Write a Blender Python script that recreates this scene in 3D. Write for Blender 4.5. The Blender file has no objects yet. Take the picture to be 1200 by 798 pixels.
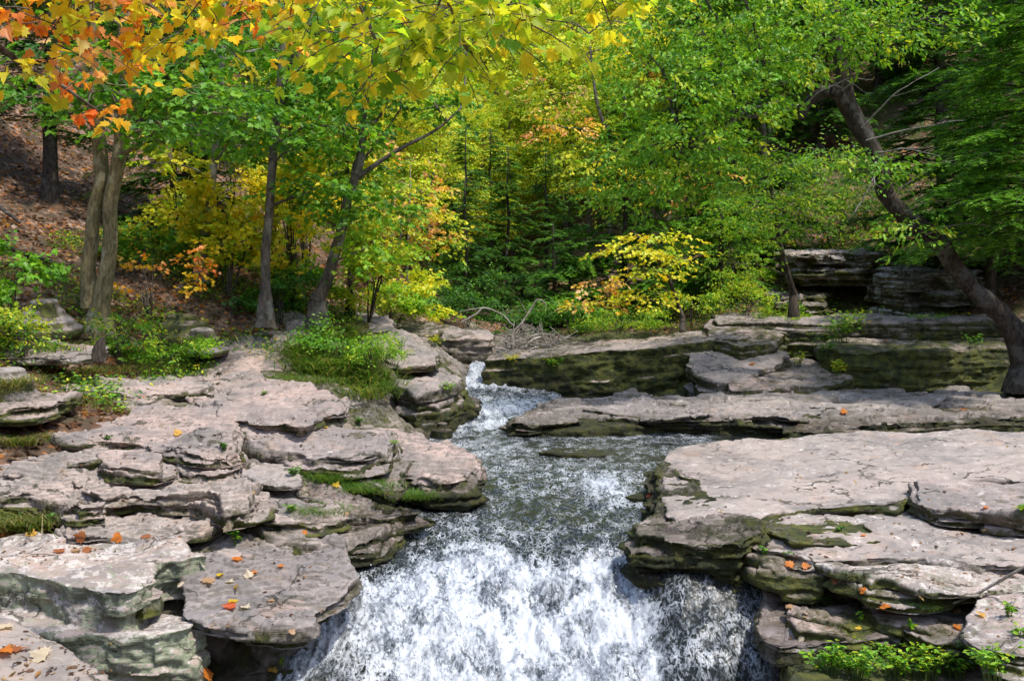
import bpy, bmesh, math, random
import numpy as np
from mathutils import Vector, Matrix

random.seed(7)
rng = np.random.default_rng(7)
scene = bpy.context.scene
COL = scene.collection

# ---------------------------------------------------------------- camera model
F, CX, HY, ZC = 1200.0, 600.0, 340.0, 2.35      # photograph is 1200 x 798


def P(px, py, Y):
    """photo pixel at a distance Y -> world point"""
    return np.array([(px - CX) / F * Y, Y, ZC + (HY - py) / F * Y])


def on_plane(px, py, zr, Yr=0.0, ax=0.0, ay=0.0):
    """photo pixel on the plane z = zr + ax*x + ay*(Y-Yr)"""
    kx = (px - CX) / F
    kz = (HY - py) / F
    Y = (ZC - zr + ay * Yr) / (ax * kx + ay - kz)
    return np.array([kx * Y, Y, ZC + kz * Y])


# ---------------------------------------------------------------- noise
_perm = np.random.default_rng(11).permutation(256).astype(np.int32)
_perm = np.concatenate([_perm, _perm, _perm])
_g = np.random.default_rng(12).normal(size=(256, 3))
_g = (_g / np.linalg.norm(_g, axis=1)[:, None]).astype(np.float32)


def perlin(x, y, z):
    x = np.asarray(x, np.float32); y = np.asarray(y, np.float32); z = np.asarray(z, np.float32)
    x, y, z = np.broadcast_arrays(x, y, z)
    fx, fy, fz = np.floor(x), np.floor(y), np.floor(z)
    X = fx.astype(np.int32) & 255; Yi = fy.astype(np.int32) & 255; Z = fz.astype(np.int32) & 255
    x = x - fx; y = y - fy; z = z - fz
    u = x * x * x * (x * (x * 6 - 15) + 10)
    v = y * y * y * (y * (y * 6 - 15) + 10)
    w = z * z * z * (z * (z * 6 - 15) + 10)
    out = 0
    for i in (0, 1):
        a = _perm[X + i]
        wu = u if i else 1 - u
        for j in (0, 1):
            b = _perm[a + Yi + j]
            wv = v if j else 1 - v
            for k in (0, 1):
                h = _g[_perm[b + Z + k]]
                d = h[..., 0] * (x - i) + h[..., 1] * (y - j) + h[..., 2] * (z - k)
                out = out + wu * wv * (w if k else 1 - w) * d
    return out * 1.6


def fbm(x, y, z, oct=4, gain=.5, lac=2.03):
    s, a = 0, 1.0
    for o in range(oct):
        s = s + a * perlin(x + 17.3 * o, y - 9.1 * o, z + 5.7 * o)
        x, y, z = x * lac, y * lac, z * lac
        a *= gain
    return s


def sstep(a, b, x):
    t = np.clip((x - a) / (b - a), 0, 1)
    return t * t * (3 - 2 * t)


# ---------------------------------------------------------------- object helpers
def link(o, parent=None):
    COL.objects.link(o)
    if parent is not None:
        o.parent = parent
    return o


def tag(o, label=None, cat=None, group=None, kind=None):
    if label: o['label'] = label
    if cat: o['category'] = cat
    if group: o['group'] = group
    if kind: o['kind'] = kind
    return o


def empty(name, loc, label, cat, group=None):
    o = bpy.data.objects.new(name, None)
    o.empty_display_size = .2
    o.location = loc
    link(o)
    return tag(o, label, cat, group)


def mesh_np(name, verts, faces, mat, smooth=True):
    """faces: (n,k) int array or list of those"""
    me = bpy.data.meshes.new(name)
    verts = np.asarray(verts, np.float32)
    if not isinstance(faces, (list, tuple)):
        faces = [faces]
    faces = [np.asarray(f, np.int32) for f in faces if len(f)]
    me.vertices.add(len(verts))
    me.vertices.foreach_set('co', verts.ravel())
    loops = np.concatenate([f.ravel() for f in faces])
    counts = np.concatenate([np.full(len(f), f.shape[1], np.int32) for f in faces])
    starts = np.concatenate([[0], np.cumsum(counts)[:-1]]).astype(np.int32)
    me.loops.add(len(loops))
    me.loops.foreach_set('vertex_index', loops)
    me.polygons.add(len(counts))
    me.polygons.foreach_set('loop_start', starts)
    me.polygons.foreach_set('use_smooth', np.full(len(counts), smooth, bool))
    me.update(calc_edges=True)
    me.validate()
    if mat: me.materials.append(mat)
    return me


def set_attr(me, name, vals, dom='POINT'):
    a = me.attributes.new(name, 'FLOAT', dom)
    a.data.foreach_set('value', np.asarray(vals, np.float32))


def set_col(me, name, rgb, dom='FACE'):
    a = me.attributes.new(name, 'FLOAT_COLOR', dom)
    rgba = np.ones((len(rgb), 4), np.float32)
    rgba[:, :3] = rgb
    a.data.foreach_set('color', rgba.ravel())


def nrm(v):
    return v / (np.linalg.norm(v, axis=-1, keepdims=True) + 1e-9)


# ---------------------------------------------------------------- materials
def new_mat(name):
    m = bpy.data.materials.new(name)
    m.use_nodes = True
    nt = m.node_tree
    for n in list(nt.nodes):
        if n.type != 'OUTPUT_MATERIAL': nt.nodes.remove(n)
    return m, nt


class G:
    """tiny node-graph writer"""
    def __init__(s, nt):
        s.nt = nt
        s.out = next(n for n in nt.nodes if n.type == 'OUTPUT_MATERIAL')

    def n(s, t, **kw):
        nd = s.nt.nodes.new(t)
        for k, v in kw.items(): setattr(nd, k, v)
        return nd

    def set(s, sock, v):
        if isinstance(v, bpy.types.NodeSocket): s.nt.links.new(v, sock)
        elif isinstance(v, (tuple, list)) and sock.type == 'RGBA': sock.default_value = (*v[:3], 1)
        else: sock.default_value = v

    def math(s, op, a, b=0.0, clamp=False):
        nd = s.n('ShaderNodeMath', operation=op, use_clamp=clamp)
        s.set(nd.inputs[0], a); s.set(nd.inputs[1], b)
        return nd.outputs[0]

    def ss(s, x, a, b):
        nd = s.n('ShaderNodeMapRange', interpolation_type='SMOOTHSTEP')
        s.set(nd.inputs['Value'], x); s.set(nd.inputs['From Min'], a); s.set(nd.inputs['From Max'], b)
        return nd.outputs[0]

    def mix(s, f, a, b):
        nd = s.n('ShaderNodeMix', data_type='RGBA')
        s.set(nd.inputs[0], f); s.set(nd.inputs[6], a); s.set(nd.inputs[7], b)
        return nd.outputs[2]

    def pos(s, scale=(1, 1, 1)):
        g = s.n('ShaderNodeNewGeometry')
        m = s.n('ShaderNodeMapping')
        m.inputs['Scale'].default_value = scale
        s.nt.links.new(g.outputs['Position'], m.inputs[0])
        return m.outputs[0]

    def objpos(s, scale=(1, 1, 1)):
        g = s.n('ShaderNodeTexCoord')
        m = s.n('ShaderNodeMapping')
        m.inputs['Scale'].default_value = scale
        s.nt.links.new(g.outputs['Object'], m.inputs[0])
        return m.outputs[0]

    def noise(s, vec, scale, detail=4, rough=.55, dist=0.0, col=False):
        nd = s.n('ShaderNodeTexNoise')
        s.set(nd.inputs['Vector'], vec); nd.inputs['Scale'].default_value = scale
        nd.inputs['Detail'].default_value = detail; nd.inputs['Roughness'].default_value = rough
        nd.inputs['Distortion'].default_value = dist
        return nd.outputs['Color' if col else 'Fac']

    def voro(s, vec, scale, feature='F1', out='Distance'):
        nd = s.n('ShaderNodeTexVoronoi', feature=feature)
        s.set(nd.inputs['Vector'], vec); nd.inputs['Scale'].default_value = scale
        return nd.outputs[out]

    def attr(s, name, out='Fac'):
        nd = s.n('ShaderNodeAttribute', attribute_name=name)
        return nd.outputs[out]

    def bump(s, h, strength, dist, normal=None):
        nd = s.n('ShaderNodeBump')
        s.set(nd.inputs['Height'], h); nd.inputs['Strength'].default_value = strength
        nd.inputs['Distance'].default_value = dist
        if normal is not None: s.set(nd.inputs['Normal'], normal)
        return nd.outputs[0]

    def pbsdf(s, col, rough=.7, spec=.3, normal=None):
        nd = s.n('ShaderNodeBsdfPrincipled')
        s.set(nd.inputs['Base Color'], col); s.set(nd.inputs['Roughness'], rough)
        s.set(nd.inputs['Specular IOR Level'], spec)
        if normal is not None: s.set(nd.inputs['Normal'], normal)
        return nd.outputs[0]

    def mixsh(s, f, a, b):
        nd = s.n('ShaderNodeMixShader')
        s.set(nd.inputs[0], f); s.nt.links.new(a, nd.inputs[1]); s.nt.links.new(b, nd.inputs[2])
        return nd.outputs[0]

    def end(s, sh):
        s.nt.links.new(sh, s.out.inputs['Surface'])


def make_rock_mat():
    m, nt = new_mat('bedded_sandstone')
    g = G(nt)
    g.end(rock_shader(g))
    return m


def rock_shader(g):
    nt = g.nt
    p = g.pos()
    moss_a, wet_a, lich_a = g.attr('moss'), g.attr('wet'), g.attr('lichen')
    tone_a = g.attr('tone')
    big = g.noise(p, 1.1, 5, .6)
    fine = g.noise(p, 9, 6, .65)
    grain = g.noise(p, 70, 4, .7)
    streak = g.noise(g.pos((1.2, 1.2, 22)), 2.0, 5, .65, .4)
    base = g.mix(g.ss(big, .38, .62), (.40, .292, .243), (.255, .207, .182))
    base = g.mix(g.math('MULTIPLY', tone_a, .75), base, (.265, .243, .235))
    base = g.mix(g.math('MULTIPLY', g.ss(fine, .50, .72), .55), base, (.50, .43, .385))
    base = g.mix(g.math('MULTIPLY', g.ss(fine, .50, .30), .45), base, (.16, .145, .135))
    oi = g.n('ShaderNodeObjectInfo')
    base = g.mix(g.math('MULTIPLY', g.ss(oi.outputs['Random'], .35, 1.0), .45), base, (.34, .295, .25))
    base = g.mix(g.math('MULTIPLY', g.ss(oi.outputs['Random'], .5, .0), .30), base, (.20, .19, .185))
    base = g.mix(g.math('MULTIPLY', g.ss(g.noise(p, .8, 7, .7, .5), .48, .62), .75), base, (.165, .15, .138))
    base = g.mix(g.math('MULTIPLY', g.ss(g.noise(p, 1.7, 6, .7, .3), .56, .66), .5), base, (.40, .27, .20))
    # vertical faces show the beds
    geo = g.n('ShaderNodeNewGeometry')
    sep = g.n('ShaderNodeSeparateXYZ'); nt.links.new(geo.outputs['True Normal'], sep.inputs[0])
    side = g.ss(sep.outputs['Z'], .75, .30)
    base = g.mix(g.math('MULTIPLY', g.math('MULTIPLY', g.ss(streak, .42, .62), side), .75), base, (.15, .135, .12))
    base = g.mix(g.math('MULTIPLY', side, .45), base, (.13, .115, .088))  # side faces painted darker overall, for shade as well as dark algae
    # rust / tan stains
    st = g.noise(p, 2.6, 6, .7, .6)
    base = g.mix(g.math('MULTIPLY', g.ss(st, .58, .70), .4), base, (.33, .22, .13))
    # pale crustose lichen
    vl = g.voro(g.pos((1, 1, 1)), 5.5)
    ln = g.noise(p, 4.5, 8, .72, .5)
    ln2 = g.noise(p, 13, 6, .7, .4)
    lmask = g.ss(g.math('ADD', g.math('ADD', g.math('MULTIPLY', ln, .5), g.math('MULTIPLY', ln2, .5)), g.math('MULTIPLY', g.math('MINIMUM', lich_a, .85), .185)), .665, .70)
    base = g.mix(g.math('MULTIPLY', lmask, .75), base, (.52, .475, .43))
    gl = g.noise(p, 3.1, 8, .75, .8)
    gmask = g.ss(g.math('ADD', gl, g.math('MULTIPLY', g.math('SUBTRACT', lich_a, .5), .35)), .60, .64)
    base = g.mix(g.math('MULTIPLY', g.math('MULTIPLY', gmask, side), .85), base,
                 g.mix(g.ss(g.noise(p, 9, 5, .7), .35, .65), (.10, .12, .07), (.27, .31, .20)))
    # thin broken bed edges and open joints, dirt caught in them
    top = g.math('SUBTRACT', 1.0, side)
    s1 = g.math('MULTIPLY', g.noise(g.pos((.55, 1.5, .8)), 1.0, 7, .55, .15), 15)
    fr = g.math('FRACT', s1)
    patch = g.ss(g.noise(p, 1.9, 3, .5), .46, .60)
    line = g.math('MULTIPLY', g.math('MULTIPLY', g.ss(fr, .12, .0), patch), top)
    base = g.mix(g.math('MULTIPLY', line, .8), base, (.055, .05, .035))
    wv = g.noise(p, 3.0, 5, .6, 0, True)
    vj = g.n('ShaderNodeVectorMath', operation='MULTIPLY_ADD')
    g.set(vj.inputs[0], wv); vj.inputs[1].default_value = (.35, .35, .35); g.set(vj.inputs[2], g.pos((.55, 1.1, .6)))
    jt = g.voro(vj.outputs[0], 1.15, 'DISTANCE_TO_EDGE')
    jl = g.math('MULTIPLY', g.ss(jt, .016, .004), g.ss(g.noise(p, 1.3, 2, .5), .48, .56))
    base = g.mix(g.math('MULTIPLY', jl, .85), base, (.05, .045, .028))
    # small dark pits
    base = g.mix(g.math('MULTIPLY', g.ss(g.noise(p, 26, 3, .6), .62, .70), .6), base, (.10, .09, .08))
    # patchwork of green-grey lichen colonies on lichened faces
    wv2 = g.noise(p, 5.0, 6, .7, 0, True)
    vj2 = g.n('ShaderNodeVectorMath', operation='MULTIPLY_ADD')
    g.set(vj2.inputs[0], wv2); vj2.inputs[1].default_value = (.30, .30, .30); g.set(vj2.inputs[2], p)
    vc = g.n('ShaderNodeTexVoronoi'); g.set(vc.inputs['Vector'], vj2.outputs[0]); vc.inputs['Scale'].default_value = 4.5
    vs_ = g.n('ShaderNodeSeparateColor'); nt.links.new(vc.outputs['Color'], vs_.inputs[0])
    col_m = g.math('MULTIPLY', g.math('MULTIPLY', g.ss(vs_.outputs[0], .40, .52), side), g.ss(lich_a, .85, .98))
    colc = g.mix(g.ss(g.math('ADD', g.noise(p, 20, 5, .7), g.math('MULTIPLY', vs_.outputs[1], .3)), .45, .80), (.11, .125, .075), (.34, .375, .25))
    base = g.mix(g.math('MULTIPLY', col_m, .85), base, colc)
    # round pale lichen spots
    sp = g.voro(g.pos((1, 1, 1)), 6.5)
    spn = g.noise(p, 30, 4, .6)
    spots = g.ss(g.math('ADD', sp, g.math('MULTIPLY', g.math('SUBTRACT', spn, .5), .5)), g.math('MULTIPLY', lich_a, .20), g.math('MULTIPLY', lich_a, .13))
    base = g.mix(g.math('MULTIPLY', g.math('MULTIPLY', spots, top), .5), base, (.52, .46, .41))
    # algae and moss
    mn = g.noise(p, 3.4, 7, .7, .3)
    mn2 = g.noise(p, 24, 4, .65)
    mm = g.math('ADD', g.math('ADD', mn, g.math('MULTIPLY', mn2, .25)), moss_a)
    alg = g.ss(mm, .70, .88)
    base = g.mix(g.math('MULTIPLY', alg, .80), base, (.070, .062, .026))
    mos = g.ss(mm, .86, .97)
    mcol = g.mix(g.ss(g.noise(p, 7, 4), .4, .62), (.030, .038, .008), (.088, .092, .013))
    base = g.mix(mos, base, mcol)
    wetn = g.math('MULTIPLY', wet_a, g.ss(g.noise(p, 2.2, 4, .6), .2, .55), clamp=True)
    dk = g.mix(wetn, (1, 1, 1), (.40, .37, .33))
    mul = g.n('ShaderNodeMix', data_type='RGBA', blend_type='MULTIPLY')
    mul.inputs[0].default_value = 1
    g.set(mul.inputs[6], base); g.set(mul.inputs[7], dk)
    base = mul.outputs[2]
    rough = g.math('SUBTRACT', .82, g.math('MULTIPLY', g.math('MULTIPLY', wetn, g.math('SUBTRACT', 1.0, mos)), .58))
    h = g.math('ADD', g.math('MULTIPLY', fine, .6), g.math('MULTIPLY', grain, .22))
    h = g.math('ADD', h, g.math('MULTIPLY', g.math('MULTIPLY', streak, side), 1.0))
    h = g.math('ADD', h, g.math('MULTIPLY', g.math('MULTIPLY', mn2, mos), 1.6))
    h = g.math('SUBTRACT', h, g.math('ADD', g.math('MULTIPLY', jl, .8), g.math('MULTIPLY', line, .7)))
    nb = g.bump(h, .8, .022)
    return g.pbsdf(base, rough, .4, nb)


def make_ground_mat():
    m, nt = new_mat('forest_floor')
    g = G(nt)
    p = g.pos()
    rk, ms, wt = g.attr('rocky'), g.attr('moss'), g.attr('wet')
    n1 = g.noise(p, 2.0, 7, .68)
    n2 = g.noise(p, 14, 5, .65)
    v = g.n('ShaderNodeTexVoronoi'); g.set(v.inputs['Vector'], p); v.inputs['Scale'].default_value = 13
    hsv = g.n('ShaderNodeSeparateColor'); nt.links.new(v.outputs['Color'], hsv.inputs[0])
    lit = g.mix(hsv.outputs[0], (.055, .030, .020), (.17, .095, .058))
    lit = g.mix(g.ss(hsv.outputs[1], .72, .8), lit, (.30, .21, .15))
    lit = g.mix(g.ss(hsv.outputs[2], .86, .9), lit, (.36, .13, .03))
    soil = g.mix(g.ss(n1, .4, .6), lit, (.07, .05, .032))
    green = g.mix(n2, (.03, .045, .010), (.10, .105, .018))
    soil = g.mix(g.math('MULTIPLY', g.ss(g.math('ADD', n1, ms), .70, .95), .85), soil, green)
    h = g.math('ADD', g.math('MULTIPLY', n2, .7), g.math('MULTIPLY', v.outputs['Distance'], .5))
    nb = g.bump(h, .8, .04)
    soil_sh = g.pbsdf(soil, .9, .2, nb)
    mask = g.ss(g.math('ADD', rk, g.math('MULTIPLY', g.math('SUBTRACT', n1, .5), .5)), .42, .58)
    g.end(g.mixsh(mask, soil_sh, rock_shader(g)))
    return m


def make_leaf_mat(name, trans=.42, rough=.45, spec=.35):
    m, nt = new_mat(name)
    g = G(nt)
    c = g.attr('leafcol', 'Color')
    mul = g.n('ShaderNodeMix', data_type='RGBA', blend_type='MULTIPLY'); mul.inputs[0].default_value = 1
    pz = g.pos()
    c = g.mix(g.math('MULTIPLY', g.ss(g.noise(pz, 55, 3, .6), .60, .72), .45), c, g.mix(.5, c, (.16, .07, .02)))
    g.set(mul.inputs[6], c); g.set(mul.inputs[7], (1.35, 1.25, .75))
    a = g.pbsdf(c, rough, spec)
    t = g.n('ShaderNodeBsdfTranslucent'); g.set(t.inputs['Color'], mul.outputs[2])
    g.end(g.mixsh(trans, a, t.outputs[0]))
    return m


def make_bark_mat(name, c1, c2, c3, scale=1.0, moss=.0):
    m, nt = new_mat(name)
    g = G(nt)
    p = g.pos()
    f = g.noise(g.pos((20 * scale, 20 * scale, 5.5 * scale)), 1.0, 7, .72, .9)
    n = g.noise(p, 2.4, 6, .65)
    c = g.mix(g.ss(f, .36, .62), c1, c2)
    c = g.mix(g.math('MULTIPLY', g.ss(n, .52, .62), .8), c, c3)
    if moss:
        c = g.mix(g.ss(g.math('ADD', g.noise(p, 1.3, 5, .6), moss), .80, 1.0), c, (.075, .08, .018))
    nb = g.bump(f, 1.0, .03 / scale)
    g.end(g.pbsdf(c, .88, .2, nb))
    return m


def make_water_mat():
    m, nt = new_mat('running_water')
    g = G(nt)
    fo = g.attr('foam')
    st = g.pos((1.0, .55, .75))
    n1 = g.noise(st, 5, 6, .62, .5)
    n2 = g.noise(g.pos((1.0, .6, .45)), 34, 5, .66, .6)
    n4 = g.noise(g.pos((1.0, .55, .6)), 22, 4, .6, .5)
    net = g.math('SUBTRACT', .66, g.math('MULTIPLY', g.math('ABSOLUTE', g.math('SUBTRACT', n4, .5)), 2.2))
    n3 = g.noise(g.pos((1.0, .6, .5)), 110, 3, .6, .4)
    f = g.math('ADD', g.math('MULTIPLY', n1, .36), g.math('ADD', g.math('MULTIPLY', n2, .44), g.math('MULTIPLY', n3, .20)))
    fnet = g.math('ADD', g.math('MULTIPLY', n1, .30), g.math('ADD', g.math('MULTIPLY', net, .55), g.math('MULTIPLY', n3, .15)))
    isnet = g.ss(fo, .66, .50)
    mx = g.n('ShaderNodeMix', data_type='FLOAT'); g.set(mx.inputs[0], isnet); g.set(mx.inputs[2], f); g.set(mx.inputs[3], fnet)
    f = mx.outputs[0]
    thr = g.math('SUBTRACT', .70, g.math('MULTIPLY', fo, .33))
    foam = g.ss(f, g.math('SUBTRACT', thr, .085), g.math('ADD', thr, .09))
    h = g.math('ADD', g.math('MULTIPLY', n2, .8), g.math('MULTIPLY', n3, .5))
    amt = g.n('ShaderNodeMapRange'); g.set(amt.inputs['Value'], fo)
    amt.inputs['To Min'].default_value = .14; amt.inputs['To Max'].default_value = 1.0
    h = g.math('MULTIPLY', h, amt.outputs[0])
    nb = g.bump(h, .55, .022)
    wcol = g.mix(g.ss(g.math('ADD', g.math('MULTIPLY', n2, .42), g.math('MULTIPLY', n1, .58)), .41, .56), (.19, .215, .25), (.47, .495, .52))
    white = g.pbsdf(wcol, .45, .4, nb)
    gl = g.n('ShaderNodeBsdfGlossy'); gl.inputs['Roughness'].default_value = .09
    gl.inputs['Color'].default_value = (.95, .97, 1, 1)
    nt.links.new(nb, gl.inputs['Normal'])
    tr = g.n('ShaderNodeBsdfTransparent'); tr.inputs['Color'].default_value = (.48, .45, .32, 1)
    dk = g.pbsdf((.018, .021, .018), .5, .0, nb)
    body = g.mixsh(.92, tr.outputs[0], dk)
    fr = g.n('ShaderNodeFresnel'); fr.inputs['IOR'].default_value = 1.33
    nt.links.new(nb, fr.inputs['Normal'])
    clear = g.mixsh(g.math('MULTIPLY', fr.outputs[0], 1.0, clamp=True), body, gl.outputs[0])
    g.end(g.mixsh(foam, clear, white))
    return m


def make_plain(name, col, rough=.6, spec=.3, var=.3, scale=12):
    m, nt = new_mat(name)
    g = G(nt)
    n = g.noise(g.pos(), scale, 4, .6)
    d = tuple(c * (1 - var) for c in col)
    b = tuple(min(1, c * (1 + var)) for c in col)
    g.end(g.pbsdf(g.mix(n, d, b), rough, spec, g.bump(n, .4, .01)))
    return m


ROCK = make_rock_mat()
GROUND = make_ground_mat()
LEAF = make_leaf_mat('leaf')
LEAF_NEAR = make_leaf_mat('backlit_maple_leaf', .62)
NEEDLE = make_leaf_mat('hemlock_needle', .25, .55, .3)
BARK = make_bark_mat('grey_brown_bark', (.060, .047, .036), (.17, .14, .11), (.24, .225, .18))
BARK_OLIVE = make_bark_mat('mossy_olive_bark', (.11, .085, .04), (.29, .235, .115), (.38, .34, .22), 1.0, .16)
BARK_PALE = make_bark_mat('pale_lichen_bark', (.16, .14, .115), (.30, .27, .23), (.44, .42, .38))
BARK_DARK = make_bark_mat('dark_rough_bark', (.022, .018, .014), (.085, .066, .05), (.14, .13, .11), .9, .12)
DEADWOOD = make_bark_mat('bleached_dead_wood', (.16, .13, .105), (.36, .32, .28), (.46, .43, .40), 2.0)
WATER = make_water_mat()
# ================================================================= water profile
_wy = np.array([2, 4, 6.5, 7.4, 8.1, 8.6, 9.2, 9.8, 10.2, 10.8, 11.8, 13, 15, 17.3, 18.3, 19.0, 20.0, 21.2, 21.6, 22.5, 24, 30, 40])
_wz = np.array([-1.5, -1.5, -1.42, -1.28, -1.0, -.76, -.44, -.22, -.14, -.10, -.06, -.03, 0, .01, .06, .17, .22, .24, .34, .72, .80, .95, 1.9])
_ry = np.array([2, 5, 7.2, 7.9, 8.2, 8.3, 8.75, 9.0, 9.4, 10.5, 12, 15, 17.3, 18.3, 19, 40])
_rz = np.array([-1.5, -1.5, -1.35, -1.15, -.92, -.66, -.36, -.16, -.10, -.07, -.04, 0, .01, .02, .03, .05])


def water_z(x, y):
    x = np.asarray(x, float); y = np.asarray(y, float)
    yy = y + np.where(y < 12.5, .38 * perlin(x * .9, 0 * x + 3.3, 0 * x) - .16 * x * sstep(12, 9.5, y), 0)
    a = np.interp(yy, _wy, _wz)
    b = np.interp(y + .12 * perlin(x * 2, 0 * x + 1.3, 0 * x), _ry, _rz)
    t = sstep(1.05, 1.45, x)
    return a * (1 - t) + b * t


# ================================================================= rocks: definitions
ROCKS = []


def rk(label, pts, zr, Yr=0., ax=0., ay=0., th=.3, name='rock_slab', cat='rock slab', world=False, layers=3, flare=0.0,
       jit=.05, moss=0., wet=0., lich=.4, tone=0., smooth=3, rough=1.0, extra=(), step=.022, crack=.5, group=None, vox=None, sidemoss=.30, strat=1.0):  # default sidemoss darkens upright faces for shade as well as algae
    if world:
        xy = np.array(pts, float)
    else:
        xy = np.array([on_plane(a, b, zr, Yr, ax, ay)[:2] for a, b in pts])
    if group in (LG, RG) and not world:
        c_ = xy.mean(0); w_ = max(np.ptp(xy[:, 1]), .01)
        far = sstep(-.1, .6, (xy[:, 1] - c_[1]) / w_)
        if 'huge flat' not in label and 'dipping slab' not in label and 'sheet' not in label: xy = xy + np.c_[(xy[:, 0] - c_[0]) * .05, far * .5]
    ex = []
    for (epts, ezr, eYr, eax, eay, eth) in extra:
        exy = np.array([on_plane(a, b, ezr, eYr, eax, eay)[:2] for a, b in epts])
        ex.append((exy, ezr, eYr, eax, eay, eth))
    if Yr == 0 and not world:
        pm = np.mean(np.array(pts, float), 0)
        Yr = float(on_plane(pm[0], pm[1], zr)[1])
        if group == LG and name == 'rock_slab' and ay < .06: ay = .05
    elif Yr == 0: Yr = float(np.mean([p[1] for p in pts]))
    if group == LG: th = th * .62; jit = jit * 1.4; rough = rough * 1.2; flare = .05 if -.06 < flare < .01 else flare; sidemoss = .36; smooth = 0 if smooth == 3 else smooth
    elif group == RG: th = th * .85; smooth = 0 if smooth == 3 else smooth
    ROCKS.append(dict(label=label, xy=xy, zr=zr, Yr=Yr, ax=ax, ay=ay, th=th, name=name, cat=cat, layers=layers, flare=flare, jit=jit, moss=moss,
                      wet=wet, lich=lich, tone=tone, smooth=smooth, rough=rough, extra=ex, step=step, crack=crack, group=group, vox=vox, sidemoss=sidemoss, strat=strat))


LG_ = 0
LG = 'bedded rock slabs on the left bank'
RG = 'bedded rock slabs on the right bank'
# ---- left bank, from far to near
rk('sloping brown rock face below the leafy path, left of the grassy hump',
   [(238, 412), (250, 388), (278, 378), (330, 376), (378, 377), (374, 386), (345, 418), (336, 436), (300, 440), (232, 440)], .95, 17.4, 0, .30, .35,
   layers=2, moss=.02, tone=-.1, group=LG)
rk('thin grey ledge on top of the grassy hump, farthest up the left bank',
   [(396, 374), (436, 372), (455, 376), (462, 385), (440, 388), (400, 386)], 1.6, 21.5, 0, .12, .28, moss=.05, tone=.5, group=LG)
rk('narrow stepped grey ledge climbing behind the grassy hump',
   [(425, 391), (452, 388), (470, 394), (490, 404), (512, 414), (506, 422), (478, 424), (452, 420), (438, 405)], 1.25, 20.0, 0, .13, .32, layers=4, flare=.05, moss=.05, tone=.5, group=LG)
rk('flat grey ledge above dark water, left of the narrow cascade',
   [(452, 438), (478, 433), (508, 434), (536, 442), (534, 452), (512, 461), (488, 463), (466, 455)], .72, 17.6, 0, .05, 1.2, layers=5, flare=-.03, moss=.04, wet=.3, tone=.6, group=LG)
rk('mossy sloping rock hump between the grey ledge and the cleft',
   [(472, 424), (500, 420), (520, 428), (538, 446), (550, 462), (530, 466), (508, 452), (485, 440)], .75, 19.2, 0, .18, .7, name='mossy_rock', cat='rock', layers=3, flare=.12, moss=.42, wet=.2, smooth=8, group=LG)
rk('low wet stone at the foot of the narrow cascade',
   [(530, 466), (548, 462), (562, 466), (560, 474), (536, 475)], .32, 19.5, 0, 0, .3, name='wet_stone', cat='stone', layers=2, moss=.1, wet=.9, smooth=6)
rk('dark upright rock with a square end, left side of the cleft',
   [(486, 380), (512, 377), (540, 384), (570, 386), (578, 392), (574, 397), (530, 396), (500, 394)], 1.42, 24.0, 0, .16, 1.3, name='boulder', cat='boulder', layers=3, moss=.10, wet=.35, lich=.2, tone=.4, smooth=4, sidemoss=.1)
rk('smaller hunched rock behind the square-ended one by the cleft',
   [(462, 378), (486, 374), (506, 376), (518, 386), (500, 392), (474, 388)], 1.55, 23.6, 0, .14, .8, name='boulder', cat='boulder', layers=2, moss=.15, tone=.2, smooth=8)
rk('pinkish plate at the back of the left ledges, under the grass',
   [(52, 452), (70, 441), (150, 439), (192, 441), (246, 440), (238, 453), (190, 456), (160, 458), (110, 455), (68, 461)], .97, 0, 0, 0, .22, layers=3, tone=-.4, group=LG)
rk('broad grey-pink plate with an overhanging right end, top of the left ledges',
   [(190, 442), (230, 438), (270, 437), (330, 440), (375, 446), (405, 456), (401, 462), (374, 464), (347, 471), (330, 467), (270, 465), (240, 458)], .88, 0, 0, .01, .26, layers=3, flare=-.08, group=LG)
rk('small block wedged under the overhanging end of the broad plate',
   [(346, 464), (356, 461), (376, 463), (379, 469), (362, 472), (346, 471)], .74, 0, 0, 0, .25, name='stone', cat='stone', layers=1, smooth=5)
rk('pale plate whose blunt right tip hangs over a dark hole',
   [(64, 474), (85, 467), (130, 466), (190, 457), (238, 455), (262, 464), (273, 474), (270, 486), (252, 490), (205, 484), (150, 477), (100, 478)], .80, 0, .0, .02, .24, layers=3, flare=-.05, tone=-.3, group=LG)
rk('long grey ledge running right from the blunt-tipped plate',
   [(262, 470), (330, 471), (395, 474), (432, 480), (456, 486), (445, 494), (408, 498), (350, 496), (300, 492), (268, 488)], .64, 0, 0, .02, .34, layers=4, flare=-.03, group=LG)
rk('short grey steps at the right end of the long ledge, by the dark pool',
   [(395, 470), (420, 466), (452, 470), (462, 478), (470, 498), (452, 506), (425, 500), (410, 488)], .52, 0, 0, .03, .5, layers=5, flare=.05, moss=.12, wet=.1, tone=.3, group=LG)
rk('weathered brown block at the left end of the ledges',
   [(50, 494), (66, 484), (110, 478), (118, 486), (112, 500), (80, 503), (58, 502)], .68, 0, 0, .02, .34, layers=2, moss=.08, lich=.6, tone=.2, group=LG)
rk('wedge-shaped pink slab pointing right below the blunt-tipped plate',
   [(110, 484), (140, 478), (196, 483), (204, 488), (190, 494), (196, 506), (176, 511), (128, 509), (113, 500)], .66, 0, 0, .02, .24, layers=2, flare=-.04, tone=-.4, group=LG)
rk('dusty brown stone tucked below the weathered block',
   [(66, 512), (84, 503), (108, 506), (116, 516), (90, 522), (70, 520)], .44, 0, 0, .05, .12, name='stone', cat='stone', layers=1, smooth=4, moss=.05)
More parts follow.
